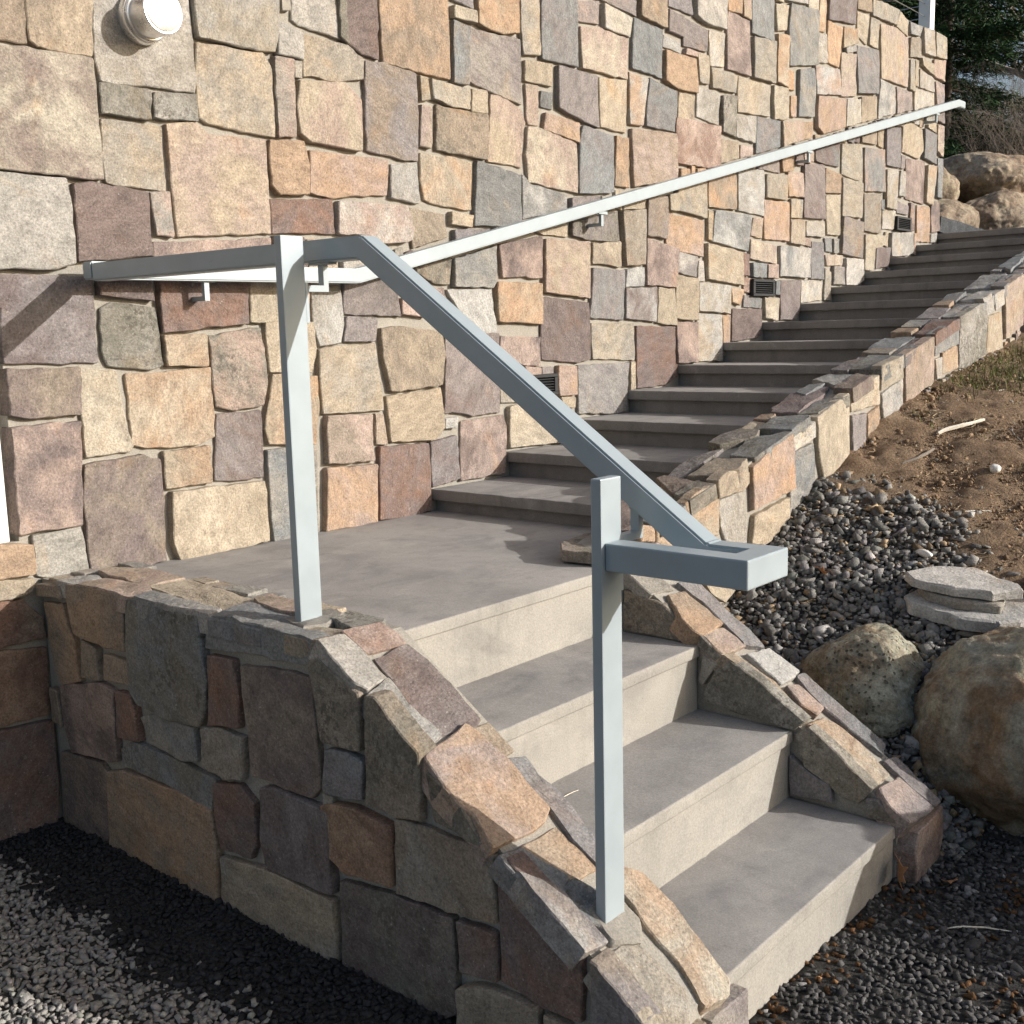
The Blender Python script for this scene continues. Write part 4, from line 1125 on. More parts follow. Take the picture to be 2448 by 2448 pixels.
for nm, p, pln, sd in (('grout', [(-1.455, -1.03), (-1.40, -1.045), (-1.325, -1.02), (-1.31, -.955), (-1.36, -.925), (-1.43, -.935)], 'LF', 2501.5),
                       ('grout', [(-1.445, -1.805), (-1.385, -1.825), (-1.345, -1.80), (-1.345, -1.745), (-1.38, -1.73), (-1.435, -1.74)], 'LS', 2503.5)):
    V, F, c = stone_geo(p, PLANES[pln], .001, .03, sd, relief=.008, cham=.006)
    link(nm, mesh_from(nm, [v-c for v in V], F, True, 40), M['grout'], lw, c)
def bracket(stem_top, stem_bot, reach, plate, sad):
    """stem under the bar, flat arm to its support, a saddle plate and (on posts) a mounting plate"""
    bm = bmesh.new(); s = .0065
    x, y = stem_top[0], stem_top[1]; rx, ry = reach
    along_y = abs(ry-y) > abs(rx-x)
    if along_y:   # L profile in the y-z plane
        prof = [(y-s, stem_top[2]), (y-s, stem_bot), (ry, stem_bot), (ry, stem_bot+2*s), (y+s, stem_bot+2*s), (y+s, stem_top[2])]
        A = [bm.verts.new((x-.008, a, b)) for a, b in prof]; B = [bm.verts.new((x+.008, a, b)) for a, b in prof]
    else:
        prof = [(x+s, stem_top[2]), (x+s, stem_bot), (rx, stem_bot), (rx, stem_bot+2*s), (x-s, stem_bot+2*s), (x-s, stem_top[2])]
        A = [bm.verts.new((a, y-.0085, b)) for a, b in prof]; B = [bm.verts.new((a, y+.0085, b)) for a, b in prof]
    bm.faces.new(A); bm.faces.new(B[::-1]); n = len(A)
    for i in range(n): bm.faces.new((A[i], A[(i+1) % n], B[(i+1) % n], B[i]))
    o = link('bracket', bm_mesh('bracket', bm), M['steel'], hr, (0, 0, 0))
    for nm, b in (('saddle_plate', sad), ('mounting_plate', plate)):
        if b is None: continue
        bm = bmesh.new(); bm_box(bm, *b, .0008, 1)
        me = bm_mesh(nm, bm); p = bpy.data.objects.new(nm, me); COL.objects.link(p); me.materials.append(M['steel']); p.parent = o
    return o
for bx in (-.970, .968, 2.865, 4.715):
    zb = ZB+.013-SQ/2+(max(0, bx+.4))*.2325
    bracket((bx, YW, zb+.004), zb-.060, (bx, .014), None, ((bx-.030, YW-.012, zb-.0075-(.006 if bx > 0 else 0)), (bx+.030, YW+.012, zb-.001)))
zb = ZB-.006-SQ/2
bracket((XB, -.978, zb+.006), zb-.060, (-1.3555, -.978), ((-1.3652, -.987, zb-.125), (-1.356, -.969, zb-.042)), ((XB-.012, -1.010, zb-.004), (XB+.012, -.945, zb+.002)))
bracket((XB, -1.768, .345), .276, (-1.3605, -1.768), ((-1.3682, -1.777, .195), (-1.361, -1.759, .292)), ((XB-.012, -1.776, .3275), (XB+.012, -1.760, .334)))

# ------------------------------------------------------------------ wall fittings
lamp = empty('wall_light', (-1.075, 0, 1.50))
tag(lamp, 'round brushed aluminium wall light mounted high on a pale stone', 'wall light')
def lathe(name, prof, n, mat, parent, c):
    bm = bmesh.new(); R = []
    for (r, y) in prof: R.append([bm.verts.new((c[0]+r*math.cos(2*math.pi*i/n), y, c[2]+r*math.sin(2*math.pi*i/n))) for i in range(n)])
    for A, B in zip(R[:-1], R[1:]):
        for i in range(n): bm.faces.new((A[i], A[(i+1) % n], B[(i+1) % n], B[i]))
    bm.faces.new(R[-1]); bm.faces.new(R[0][::-1])
    return link(name, bm_mesh(name, bm, True, 35), mat, parent, (0, 0, 0))
LC = (-1.075, 0, 1.503)
lathe('backplate', [(.067, .03), (.068, -.020), (.066, -.024), (.062, -.025), (.062, -.030), (.065, -.031), (.065, -.036), (.062, -.038), (.058, -.038)], 48, M['alu'], lamp, LC)
lathe('housing', [(.058, -.028), (.058, -.098), (.0595, -.100), (.0595, -.108), (.057, -.110)], 48, M['alu'], lamp, LC)
lathe('lens_cap', [(.053, -.107), (.053, -.1115), (.050, -.1130)], 48, M['alu'], lamp, LC)
for i, (vx, vz) in enumerate(VENTS):
    lab = ['black louvred step light low on the wall behind the sloping guard rail', 'black louvred step light on the wall about halfway up the stairs',
           'black louvred step light near the top of the stairs'][i]
    st = empty('step_light', (vx+VW/2, 0, vz)); tag(st, lab, 'step light', 'step lights along the stone wall')
    bm = bmesh.new(); t = .014
    for lo, hi in (((vx, -.016, vz), (vx+VW, .03, vz+t)), ((vx, -.016, vz+VH-t), (vx+VW, .03, vz+VH)), ((vx, -.0155, vz+t), (vx+t*1.6, .03, vz+VH-t)), ((vx+VW-t*1.6, -.0155, vz+t), (vx+VW, .03, vz+VH-t))):
        bm_box(bm, lo, hi, .0015, 1)
    link('frame', bm_mesh('frame', bm), M['black'], st, (0, 0, 0))
    box('back_panel', (vx+.005, .012, vz+.005), (vx+VW-.005, .028, vz+VH-.005), M['darkgap'], st)
    for k in range(5):
        z = vz+t+.006+k*.0108
        bm = bmesh.new(); vsx = [bm.verts.new(c) for c in [(vx+t*1.6, -.012, z), (vx+VW-t*1.6, -.012, z), (vx+VW-t*1.6, .010, z+.006), (vx+t*1.6, .010, z+.006),
              (vx+t*1.6, -.012, z+.0025), (vx+VW-t*1.6, -.012, z+.0025), (vx+VW-t*1.6, .010, z+.0085), (vx+t*1.6, .010, z+.0085)]]
        for f in ((0, 1, 2, 3), (4, 5, 6, 7), (0, 1, 5, 4), (2, 3, 7, 6), (0, 3, 7, 4), (1, 2, 6, 5)): bm.faces.new([vsx[q] for q in f])
        link('louvre', bm_mesh('louvre', bm), M['black'], st, (0, 0, 0))
# cable railing on top of the wall
cr = empty('cable_railing', (4.9, .14, TOPZ))
tag(cr, 'white metal corner post with thin steel cables on top of the stone wall', 'cable railing')
box('post', (4.965, .085, TOPZ-.014), (5.045, .165, TOPZ+1.05), M['white'], cr, .004)
for z in (.07, .15, .23, .31, .39, .47, .55, .63, .71, .79, .87):
    bm = bmesh.new(); bm_cyl(bm, (4.97, .125, TOPZ+z), (-3.0, .125, TOPZ+z), .003, .003, 6)
    link('cable', bm_mesh('cable', bm, True, 60), M['cable'], cr, (0, 0, 0))
    bm = bmesh.new(); bm_cyl(bm, (5.005, .16, TOPZ+z), (5.005, 3.2, TOPZ+z), .003, .003, 6)
    link('cable', bm_mesh('cable', bm, True, 60), M['cable'], cr, (0, 0, 0))
box('end_post', (-3.05, .09, TOPZ-.014), (-2.96, .18, TOPZ+1.05), M['white'], cr, .004)
box('end_post', (4.965, 3.2, .2), (5.045, 3.28, TOPZ+1.05), M['white'], cr, .004)

# ------------------------------------------------------------------ gravel
def ico():
    t = (1+5**.5)/2
    v = np.array([(-1, t, 0), (1, t, 0), (-1, -t, 0), (1, -t, 0), (0, -1, t), (0, 1, t), (0, -1, -t), (0, 1, -t), (t, 0, -1), (t, 0, 1), (-t, 0, -1), (-t, 0, 1)], float)
    v /= np.linalg.norm(v[0])
    f = np.array([(0, 11, 5), (0, 5, 1), (0, 1, 7), (0, 7, 10), (0, 10, 11), (1, 5, 9), (5, 11, 4), (11, 10, 2), (10, 7, 6), (7, 1, 8), (3, 9, 4), (3, 4, 2), (3, 2, 6), (3, 6, 8), (3, 8, 9), (4, 9, 5), (2, 4, 11), (6, 2, 10), (8, 6, 7), (9, 8, 1)])
    return v, f
def cubev():
    v = np.array([(-1, -1, -1), (1, -1, -1), (1, 1, -1), (-1, 1, -1), (-1, -1, 1), (1, -1, 1), (1, 1, 1), (-1, 1, 1), (0, 0, 1.25), (0, 0, -1.25)], float)*.72
    f = [(0, 4, 3), (3, 4, 7), (1, 2, 5), (2, 6, 5), (0, 1, 4), (1, 5, 4), (2, 3, 6), (3, 7, 6), (4, 5, 8), (5, 6, 8), (6, 7, 8), (7, 4, 8), (1, 0, 9), (2, 1, 9), (3, 2, 9), (0, 3, 9)]
    return v, np.array(f)
IV, IF = cubev(); NV = len(IV)
def pebbles(name, P, rad, cols, seed, flat=.62, lift=.25):
    rs_ = np.random.RandomState(seed); n = len(P)
    base = IV[None]*(1+rs_.uniform(-.34, .20, (n, NV, 1)))+rs_.normal(0, .13, (n, NV, 3))
    sc = np.stack([rs_.uniform(.8, 1.6, n), rs_.uniform(.55, 1.0, n), rs_.uniform(flat*.55, flat*1.2, n)], -1)*rad[:, None]
    v = base*sc[:, None]
    a = rs_.uniform(0, 2*np.pi, n); b = rs_.normal(0, .38, n); c = rs_.normal(0, .38, n)
    def rot(v, ang, i, j):
        co, si = np.cos(ang)[:, None], np.sin(ang)[:, None]; w = v.copy()
        w[..., i] = v[..., i]*co-v[..., j]*si; w[..., j] = v[..., i]*si+v[..., j]*co; return w
    v = rot(rot(rot(v, b, 1, 2), c, 0, 2), a, 0, 1)
    pos = P.copy(); pos[:, 2] += rad*lift
    v = v+pos[:, None]
    F = (IF[None]+(np.arange(n)*NV)[:, None, None]).reshape(-1, 3)
    me = np_mesh(name, v.reshape(-1, 3), F)
    at = me.color_attributes.new('pc', 'FLOAT_COLOR', 'POINT')
    cc = np.concatenate([np.repeat(cols, NV, 0), np.ones((n*NV, 1))], 1)
    at.data.foreach_set('color', cc.astype(np.float32).ravel())
    return me
def scatter(x0, x1, y0, y1, sp, seed):
    rs_ = np.random.RandomState(seed)
    gx = np.arange(x0, x1, sp); gy = np.arange(y0, y1, sp); X, Y = np.meshgrid(gx, gy)
    X = X.ravel()+rs_.uniform(-.6, .6, X.size)*sp; Y = Y.ravel()+rs_.uniform(-.6, .6, Y.size)*sp
    return X, Y, rs_
# lot on the left: pale gravel with a damp dark strip along the wall foot
X, Y, q = scatter(-2.75, -1.50, -2.2, -.0, .0125, 3)
keep = (X < -1.50) & (Y < .0); X, Y = X[keep], Y[keep]
n = len(X); rad = q.uniform(.0052, .0105, n)*np.where(q.rand(n) < .03, 1.5, 1)
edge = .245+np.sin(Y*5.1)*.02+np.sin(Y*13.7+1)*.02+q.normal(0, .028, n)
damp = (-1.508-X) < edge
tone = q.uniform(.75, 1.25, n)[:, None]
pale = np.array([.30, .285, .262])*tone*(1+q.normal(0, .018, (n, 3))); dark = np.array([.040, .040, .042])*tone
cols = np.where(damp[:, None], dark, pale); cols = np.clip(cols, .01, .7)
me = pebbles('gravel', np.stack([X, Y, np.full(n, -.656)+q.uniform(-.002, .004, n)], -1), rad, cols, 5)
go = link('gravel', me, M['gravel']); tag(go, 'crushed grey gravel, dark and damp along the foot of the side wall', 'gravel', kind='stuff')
# dark fine gravel in front of the lowest step
X, Y, q = scatter(-1.30, 1.2, -3.0, -1.90, .0135, 13)
keep = (Y < -1.912) | (X > -.255); X, Y = X[keep], Y[keep]; Z = terrain(X, Y)
soil = np.array([mn.fractal(Vector((x*4.5, y*4.5, 8.1)), .8, 2, 3) for x, y in zip(X, Y)])
keep = (soil < .12) | (q.rand(len(X)) < .62); X, Y, Z, soil = X[keep], Y[keep], Z[keep], soil[keep]
n = len(X); rad = q.uniform(.0045, .0095, n)*np.where(q.rand(n) < .05, 1.6, 1)
tone = q.uniform(.6, 1.5, n)[:, None]*np.where(q.rand(n) < .07, 2.6, 1)[:, None]
cols = np.clip(np.array([.085, .082, .080])*tone, .01, .6)
br = (soil > .08) & (q.rand(n) < .6); cols[br] = np.array([.10, .055, .028])*tone[br]
go = link('gravel', pebbles('gravel', np.stack([X, Y, Z], -1), rad, cols, 6), M['gravel']); tag(go, 'dark fine gravel mixed with brown soil in front of the lowest step', 'gravel', kind='stuff')
# coarse crushed rock behind the right side wall
X, Y, q = scatter(-.27, 1.9, -2.45, -1.15, .0118, 23)
dmk = dirt_mask(X, Y)
keep = (q.rand(len(X)) > dmk*1.02) & ~((Y < -2.0) & (X < .2)); X, Y = X[keep], Y[keep]; Z = terrain(X, Y)
n = len(X); rad = np.clip(q.lognormal(-4.72, .42, n), .0035, .026)
tone = q.uniform(.6, 1.5, n)[:, None]*np.where(q.rand(n) < .10, 1.7, 1)[:, None]
cols = np.clip(np.array([.195, .186, .172])*tone*(1+q.normal(0, .018, (n, 3))), .01, .6)
br = q.rand(n) < .10; cols[br] = np.array([.26, .19, .12])*tone[br]
go = link('gravel', pebbles('gravel', np.stack([X, Y, Z+q.uniform(-.004, .006, n)], -1), rad, cols, 7, .7), M['gravel']); tag(go, 'coarse angular dark grey crushed rock around the boulders', 'gravel', kind='stuff')
# clods and grit on the soil bank
X, Y, q = scatter(.4, 4.2, -2.6, -1.15, .0125, 33)
keep = q.rand(len(X)) < dirt_mask(X, Y)*.62; X, Y = X[keep], Y[keep]; Z = terrain(X, Y)
n = len(X); rad = np.clip(q.lognormal(-5.75, .55, n), .0014, .018)
tone = q.uniform(.6, 1.5, n)[:, None]
cols = np.clip(np.array([.26, .18, .115])*tone, .01, .6)
br = q.rand(n) < .06; cols[br] = np.array([.25, .23, .20])*tone[br]
go = link('soil_clods', pebbles('soil_clods', np.stack([X, Y, Z], -1), rad, cols, 8, .8, .15), M['gravel']); tag(go, 'crumbly brown soil clods and grit on the bank', 'soil', kind='stuff')

# ------------------------------------------------------------------ boulders and loose rocks
def boulder(name, c, size, seed, mat, label, rotz=0, planes=14, sub=5, sharp=.10, group=None, dents=()):
    rg = random.Random(seed)
    bm = bmesh.new(); bmesh.ops.create_icosphere(bm, subdivisions=sub, radius=1.0)
    pl_ = []
    for _ in range(planes):
        d = Vector((rg.gauss(0, 1), rg.gauss(0, 1), rg.gauss(0, 1))).normalized(); pl_.append((d, rg.uniform(.74, 1.0)))
    for v in bm.verts:
        d = v.co.normalized(); s = 0
        for nrm, k in pl_:
            t = d.dot(nrm)
            if t > .05: s += (t/k)**(1/sharp)
        s += 1.0
        r = s**(-sharp)
        r *= 1+.085*mn.fractal(d*2.1+Vector((seed, 0, 0)), .9, 2.1, 4)+.030*(.5-abs(mn.noise(d*6+Vector((0, seed, 0)))))+.016*mn.fractal(d*13+Vector((0, seed, 0)), .9, 2.1, 4)
        for (dn, wd, dp) in dents:
            r -= dp*math.exp(-((d-Vector(dn).normalized()).length/wd)**2)
        v.co = Vector((d.x*size[0], d.y*size[1], d.z*size[2]))*r
    bmesh.ops.rotate(bm, verts=bm.verts, cent=(0, 0, 0), matrix=Matrix.Rotation(rotz, 3, 'Z'))
    me = bm_mesh(name, bm, True, 55)
    o = link(name, me, mat, None, c); tag(o, label, 'boulder', group); return o
boulder('boulder', (.10, -1.61, -.395), (.25, .215, .180), 11, M['boulder_green'], 'pitted yellow-green boulder with a hollow, beside the sloping side wall', .5, sub=6, sharp=.06, dents=[((-.35, -.85, .15), .28, .16)])
boulder('boulder', (.12, -2.03, -.490), (.33, .30, .32), 24, M['boulder_rust'], 'large rust and olive mottled boulder beside the lowest step', .9, sub=6, planes=10, sharp=.03, dents=[((-.9, .3, -.1), .35, .10)])
boulder('boulder', (1.25, -2.75, -.40), (.52, .42, .40), 5, M['boulder_rust'], 'big brown boulder beyond the mottled one, in front of the bank', .2)
boulder('boulder', (.0, -2.92, -.64), (.58, .46, .50), 6, M['boulder_rust'], 'unseen brown boulder added to shade the gravel before the lowest step', 1.2)  # stands out of view; put in and sized to cast the foreground shadow
boulder('boulder', (6.95, .33, 1.73), (.66, .50, .34), 31, M['boulder_tan'], 'broad tan boulder lying topmost behind the head of the stairs', .35, sub=6)
boulder('boulder', (6.05, .55, 1.62), (.24, .30, .32), 32, M['boulder_tan'], 'upright yellowish boulder tight against the end of the house wall', .2)
boulder('boulder', (6.55, .02, 1.38), (.60, .32, .27), 33, M['boulder_tan'], 'low tan boulder with a pale ridge under the broad one', -.15, sub=6)
boulder('boulder', (5.85, .22, 1.36), (.40, .22, .22), 34, M['boulder_tan'], 'small rounded yellowish boulder behind the dark slab', .1)
boulder('boulder', (7.75, -.15, 1.62), (.45, .40, .28), 35, M['boulder_green'], 'grey green boulder to the far side of the broad tan one', .8)
# dark slab at the head of the stairs
def slab_stone(name, p, z, thick, seed, code, label, tiltx=0., tilty=0., group=None, cat='stone slab'):
    pln = ((0, 0, z), (1, 0, tiltx), (0, 1, tilty), (-tiltx, -tilty, 1))
    c0 = (sum(a for a, b in p)/len(p), sum(b for a, b in p)/len(p))
    pln = ((0, 0, z-tiltx*c0[0]-tilty*c0[1]), pln[1], pln[2], pln[3])
    V, F, c = stone_geo(p, pln, 0, thick, seed, relief=.006, cham=.006, tilt=.01, jit=.018)
    n0 = len([1 for _ in outline(p if area(p) > 0 else p[::-1], .02, 0, 0)])
    bm = bmesh.new(); vs_ = [bm.verts.new(v-c) for v in V]
    for f in F: bm.faces.new([vs_[i] for i in f])
    be = [e for e in bm.edges if len(e.link_faces) == 1]
    bmesh.ops.contextual_create(bm, geom=be)
    o = link(name, bm_mesh(name, bm, True, 38), M['stone'], None, c)
    rg = random.Random(seed); ca, cb, mo = colours(code, rg); o.color = (*ca, 1); o['tint'] = cb; o['mottle'] = mo
    tag(o, label, cat, group); return o
slab_stone('stone_slab', [(5.12, .02), (5.95, -.10), (6.0, .04), (5.15, .20)], 1.335, .11, 41, 'x', 'dark slate slab lying at the head of the stairs below the boulders', -.10, .05)
# stack of loose flat slabs
sc = Vector((.36, -1.79))
def sp(pts, rot=0): return [(sc.x+a*math.cos(rot)-b*math.sin(rot), sc.y+a*math.sin(rot)+b*math.cos(rot)) for a, b in pts]
R_ = math.atan2(RGT.y, RGT.x)
slab_stone('stone_slab', sp([(-.165, .06), (-.16, .0), (-.06, -.10), (.03, -.14), (.10, -.13), (.20, -.06), (.17, .08), (-.05, .15)], R_), -.172, .036, 51, 'v', 'widest pale grey slab at the bottom of the loose stack', .14, .12, 'loose slabs stacked on the gravel')
slab_stone('stone_slab', sp([(-.12, .06), (-.11, .0), (-.04, -.06), (.06, -.09), (.10, -.03), (.06, .10), (-.06, .12)], R_), -.138, .026, 52, 'gb', 'brown grey slab in the middle of the loose stack', .14, .12, 'loose slabs stacked on the gravel')
slab_stone('stone_slab', sp([(-.155, .08), (-.15, .03), (-.06, -.04), (.04, -.075), (.13, -.07), (.135, -.03), (.06, .10), (-.05, .12)], R_), -.104, .026, 53, 'v', 'pale grey slab lying on top of the loose stack', .16, .13, 'loose slabs stacked on the gravel')
slab_stone('stone_slab', sp([(.20, .05), (.24, -.03), (.42, -.02), (.44, .10), (.28, .14)], R_), -.120, .045, 54, 'mg', 'grey broken slab leaning beside the loose stack', .05, .20)
slab_stone('flat_stone', [(.08, -2.09), (.12, -2.17), (.20, -2.21), (.30, -2.17), (.31, -2.06), (.22, -2.00), (.12, -2.02)], -.165, .022, 55, 'bk', 'thin flat brown stone resting on the large mottled boulder', .02, .06, None, 'flat stone')

# ------------------------------------------------------------------ small litter
def tz(x, y): return float(terrain(np.array([x]), np.array([y]))[0])
def stick(name, pts, r, mat, label, cat='stick', group=None):
    bm = bmesh.new(); P = [Vector(p) for p in pts]; rings = []
    for i, p in enumerate(P):
        d = (P[min(i+1, len(P)-1)]-P[max(i-1, 0)]).normalized(); a = d.orthogonal().normalized(); b = d.cross(a)
        rr = r*(1-.55*abs(i/(len(P)-1)-.35))
        rings.append([bm.verts.new(p+(a*math.cos(k*math.pi/3)+b*math.sin(k*math.pi/3))*rr*(1+.25*mn.noise(p*60+Vector((k, 0, 0))))) for k in range(6)])
    for A, B in zip(rings[:-1], rings[1:]):
        for k in range(6): bm.faces.new((A[k], A[(k+1) % 6], B[(k+1) % 6], B[k]))
    bm.faces.new(rings[0][::-1]); bm.faces.new(rings[-1])
    c = P[0]
    for v in bm.verts: v.co -= c
    o = link(name, bm_mesh(name, bm, True, 50), mat, None, c); tag(o, label, cat, group); return o
def ground_path(x0, y0, ang, L, n, wig, seed, lift):
    rg = random.Random(seed); out = []
    for i in range(n):
        t = i/(n-1); x = x0+math.cos(ang)*L*t; y = y0+math.sin(ang)*L*t; o_ = wig*math.sin(t*5+seed)+rg.uniform(-wig, wig)*.3
        x -= math.sin(ang)*o_; y += math.cos(ang)*o_
        out.append((x, y, tz(x, y)+lift+.006*math.sin(t*math.pi)))
    return out
STK = [((1.30, -1.36), -.45, .22, .009, 'wood', 'thick bleached wood splinter lying on the soil bank'),
       ((1.02, -1.34), -.3, .17, .007, 'twig', 'crooked grey twig on the soil below the bleached splinter'),
       ((.78, -1.60), -1.0, .12, .004, 'wood', 'thin curled pale root on the edge of the gravel'),
       ((1.75, -1.38), -.1, .20, .005, 'wood', 'long thin dry stem high on the soil bank'),
       ((1.38, -1.62), .5, .12, .004, 'twig', 'short dark twig in the middle of the soil bank'),
       ((-.63, -2.07), -.9, .17, .002, 'wood', 'thin dry grass stalk on the dark gravel in front of the lowest step')]
for i, (p0, a, L, r, mt, lab) in enumerate(STK): stick('stick', ground_path(p0[0], p0[1], a, L, 9, .008, i+1, r*.7), r, M[mt], lab)
stick('straw', [(-1.122+.048*t, -1.452-.004*t, -.3425+.0012*math.sin(t*3)) for t in (0, .33, .66, 1)], .0009, M['wood'], 'tiny straw lying on the second step down from the landing', 'straw')
boulder('pale_stone', (1.12, -1.62, tz(1.12, -1.62)+.012), (.030, .020, .018), 61, simple('pale_rock', (.62, .60, .55), (.75, .74, .70), 12, 60, .4, .004), 'small white stone chip alone on the brown soil', .4, sub=3)['category'] = 'stone'
boulder('pale_stone', (.52, -1.60, tz(.52, -1.60)+.012), (.045, .02, .012), 62, bpy.data.materials['pale_rock'], 'flat white stone chip on the crushed rock above the pitted boulder', .9, sub=3)['category'] = 'stone'
boulder('rubble_stone', (-1.845, -1.295, -.645), (.020, .020, .016), 63, bpy.data.materials['pale_rock'], 'single larger pale stone on the gravel beside the side wall', .4, sub=3)['category'] = 'stone'
boulder('red_scrap', (-1.98, -.62, -.648), (.012, .007, .004), 64, M['red'], 'tiny red scrap lying on the pale gravel', .4, sub=3)['category'] = 'scrap'
def leaf(c, size, rot, label, tilt=(.2, .1)):
    pts = [(0, -.5), (.10, -.2), (.34, -.18), (.22, .0), (.42, .22), (.16, .20), (.0, .55), (-.16, .20), (-.40, .24), (-.22, .0), (-.36, -.16), (-.10, -.2)]
    bm = bmesh.new(); top = [bm.verts.new((x*size, y*size, .18*size*(abs(x)*2)**2+.1*size*math.sin(y*5))) for x, y in pts]
    bm.faces.new(top); r = bmesh.ops.extrude_face_region(bm, geom=list(bm.faces))
    for v in r['geom']:
        if isinstance(v, bmesh.types.BMVert): v.co.z += .0012
    bmesh.ops.rotate(bm, verts=bm.verts, cent=(0, 0, 0), matrix=Matrix.Rotation(rot, 3, 'Z') @ Matrix.Rotation(tilt[0], 3, 'X') @ Matrix.Rotation(tilt[1], 3, 'Y'))
    o = link('leaf', bm_mesh('leaf', bm), M['leaf'], None, c); tag(o, label, 'leaf'); return o
leaf((.30, -1.37, tz(.30, -1.37)+.03), .055, .8, 'reddish dry leaf lying on the crushed rock below the kerb wall', (.5, .2))
leaf((-.515, -1.945, -.605), .085, .3, 'curled tan dry leaf standing in the corner under the lowest step', (1.25, .35))
leaf((-.42, -2.03, -.64), .045, 1.9, 'small brown dry leaf on dark gravel by the end of the side wall', (.2, .3))

# ------------------------------------------------------------------ grass on the bank
def blades(name, spots, hmin, hmax, seed, cols, label, wid=.0022):
    rs_ = np.random.RandomState(seed); V = []; F = []; C = []
    for (x, y) in spots:
        h = rs_.uniform(hmin, hmax); a = rs_.uniform(0, 2*np.pi); l = rs_.uniform(.2, 1.1)*h; z = tz(x, y)-.003
        dx, dy = math.cos(a), math.sin(a); px, py = -dy*wid, dx*wid; n = len(V)
        for t, w in ((0, 1), (.5, .8), (1, .1)):
            cx, cy, cz = x+dx*l*t*t, y+dy*l*t*t, z+h*(t-.25*t*t)
            V += [(cx-px*w, cy-py*w, cz), (cx+px*w, cy+py*w, cz)]
        F += [(n, n+1, n+3, n+2), (n+2, n+3, n+5, n+4)]
        c = np.array(cols[rs_.randint(len(cols))])*rs_.uniform(.7, 1.3); C += [c]*6
    me = mesh_from(name, V, F); at = me.color_attributes.new('pc', 'FLOAT_COLOR', 'POINT')
    at.data.foreach_set('color', [x for c in C for x in (*c, 1)])
    o = link(name, me, M['grass']); tag(o, label, 'grass', kind='stuff'); return o
rs_ = np.random.RandomState(77); spots = []
for cx, cy, s, k in ((2.15, -1.32, .16, 160), (2.55, -1.45, .25, 320), (1.85, -1.42, .12, 60), (3.1, -1.5, .35, 420), (2.3, -1.75, .3, 180), (1.2, -1.75, .1, 14), (1.6, -1.25, .15, 40), (2.0, -1.25, .12, 200), (2.4, -1.3, .2, 420), (2.7, -1.45, .25, 600), (2.2, -1.5, .2, 260)):
    for _ in range(k):
        x, y = rs_.normal(cx, s), rs_.normal(cy, s*.7)
        if y < -1.17: spots.append((x, y))
blades('grass', spots, .02, .075, 78, [(.09, .12, .03), (.13, .15, .045), (.22, .20, .09), (.07, .10, .025)], 'sparse short green grass on the upper soil bank', .0014)
spots = [(rs_.uniform(6.6, 10.5), rs_.uniform(-1.6, 3.2)) for _ in range(2600)]
blades('dry_grass', spots, .05, .20, 79, [(.26, .18, .10), (.20, .14, .08), (.32, .24, .13)], 'dry brown grass and leaf litter on the bank above the boulders', .005)

rs_ = np.random.RandomState(91); segs_ = []
for _ in range(620):
    x = rs_.uniform(.55, 3.4); y = rs_.uniform(-2.3, -1.18)
    if rs_.rand() > float(dirt_mask(np.array(x), np.array(y))): continue
    a = rs_.uniform(0, 6.28); L = rs_.uniform(.015, .07); k = 3; z0 = tz(x, y)+.004; P = []
    for t in range(k+1):
        xx, yy = x+math.cos(a)*L*t/k, y+math.sin(a)*L*t/k; a += rs_.normal(0, .35); P.append(Vector((xx, yy, tz(xx, yy)+.005+abs(rs_.normal(0, .003)))))
    r = rs_.uniform(.0006, .0016)
    for p, q_ in zip(P[:-1], P[1:]): segs_.append((p, q_, r, r*.8))
V = []; F = []
for (p0, p1, r0, r1) in segs_:
    d = (p1-p0).normalized(); a_ = d.orthogonal().normalized(); b_ = d.cross(a_); k0 = len(V)
    for (p, r) in ((p0, r0), (p1, r1)):
        for i in range(3):
            t = 2*math.pi*i/3; V.append(p+(a_*math.cos(t)+b_*math.sin(t))*r)
    for i in range(3): F.append((k0+i, k0+(i+1) % 3, k0+3+(i+1) % 3, k0+3+i))
tag(link('root_fibres', mesh_from('root_fibres', V, F), simple('dry_fibres', (.30, .22, .13), (.52, .43, .30), 30, 60, .1, .002)), 'fine dry roots and straw scattered over the brown soil', 'roots', kind='stuff')

# ------------------------------------------------------------------ trees
def tubes(name, segs, mat, parent, n=5):
    V = []; F = []
    for (p0, p1, r0, r1) in segs:
        d = (p1-p0)
        if d.length < 1e-5: continue
        d.normalize(); a = d.orthogonal().normalized(); b = d.cross(a); k0 = len(V)
        for (p, r) in ((p0, r0), (p1, r1)):
            for i in range(n):
                t = 2*math.pi*i/n; V.append(p+(a*math.cos(t)+b*math.sin(t))*r)
        for i in range(n): F.append((k0+i, k0+(i+1) % n, k0+n+(i+1) % n, k0+n+i))
    me = mesh_from(name, V, F, True)
    return link(name, me, mat, parent, (0, 0, 0))
def grow(p, d, L, r, depth, rg, segs, up=.05, spread=.55):
    n = 4; q = p.copy(); dd = d.copy()
    for i in range(n):
        dd = (dd+Vector((rg.gauss(0, .13), rg.gauss(0, .13), rg.gauss(0, .08)+up))).normalized()
        e = q+dd*(L/n); segs.append((q.copy(), e.copy(), r*(1-.5*i/n), r*(1-.5*(i+1)/n))); 
        if depth > 0 and i >= 1 or (depth > 2):
            for _ in range(2 if depth < 3 else 1):
                s = Vector((rg.gauss(0, 1), rg.gauss(0, 1), rg.gauss(.1, .6))).normalized()
                nd = (dd*(1-spread)+s*spread).normalized()
                grow(e, nd, L*rg.uniform(.5, .75), r*(1-.5*(i+1)/n)*.62, depth-1, rg, segs, up, spread) if depth > 0 else None
        q = e
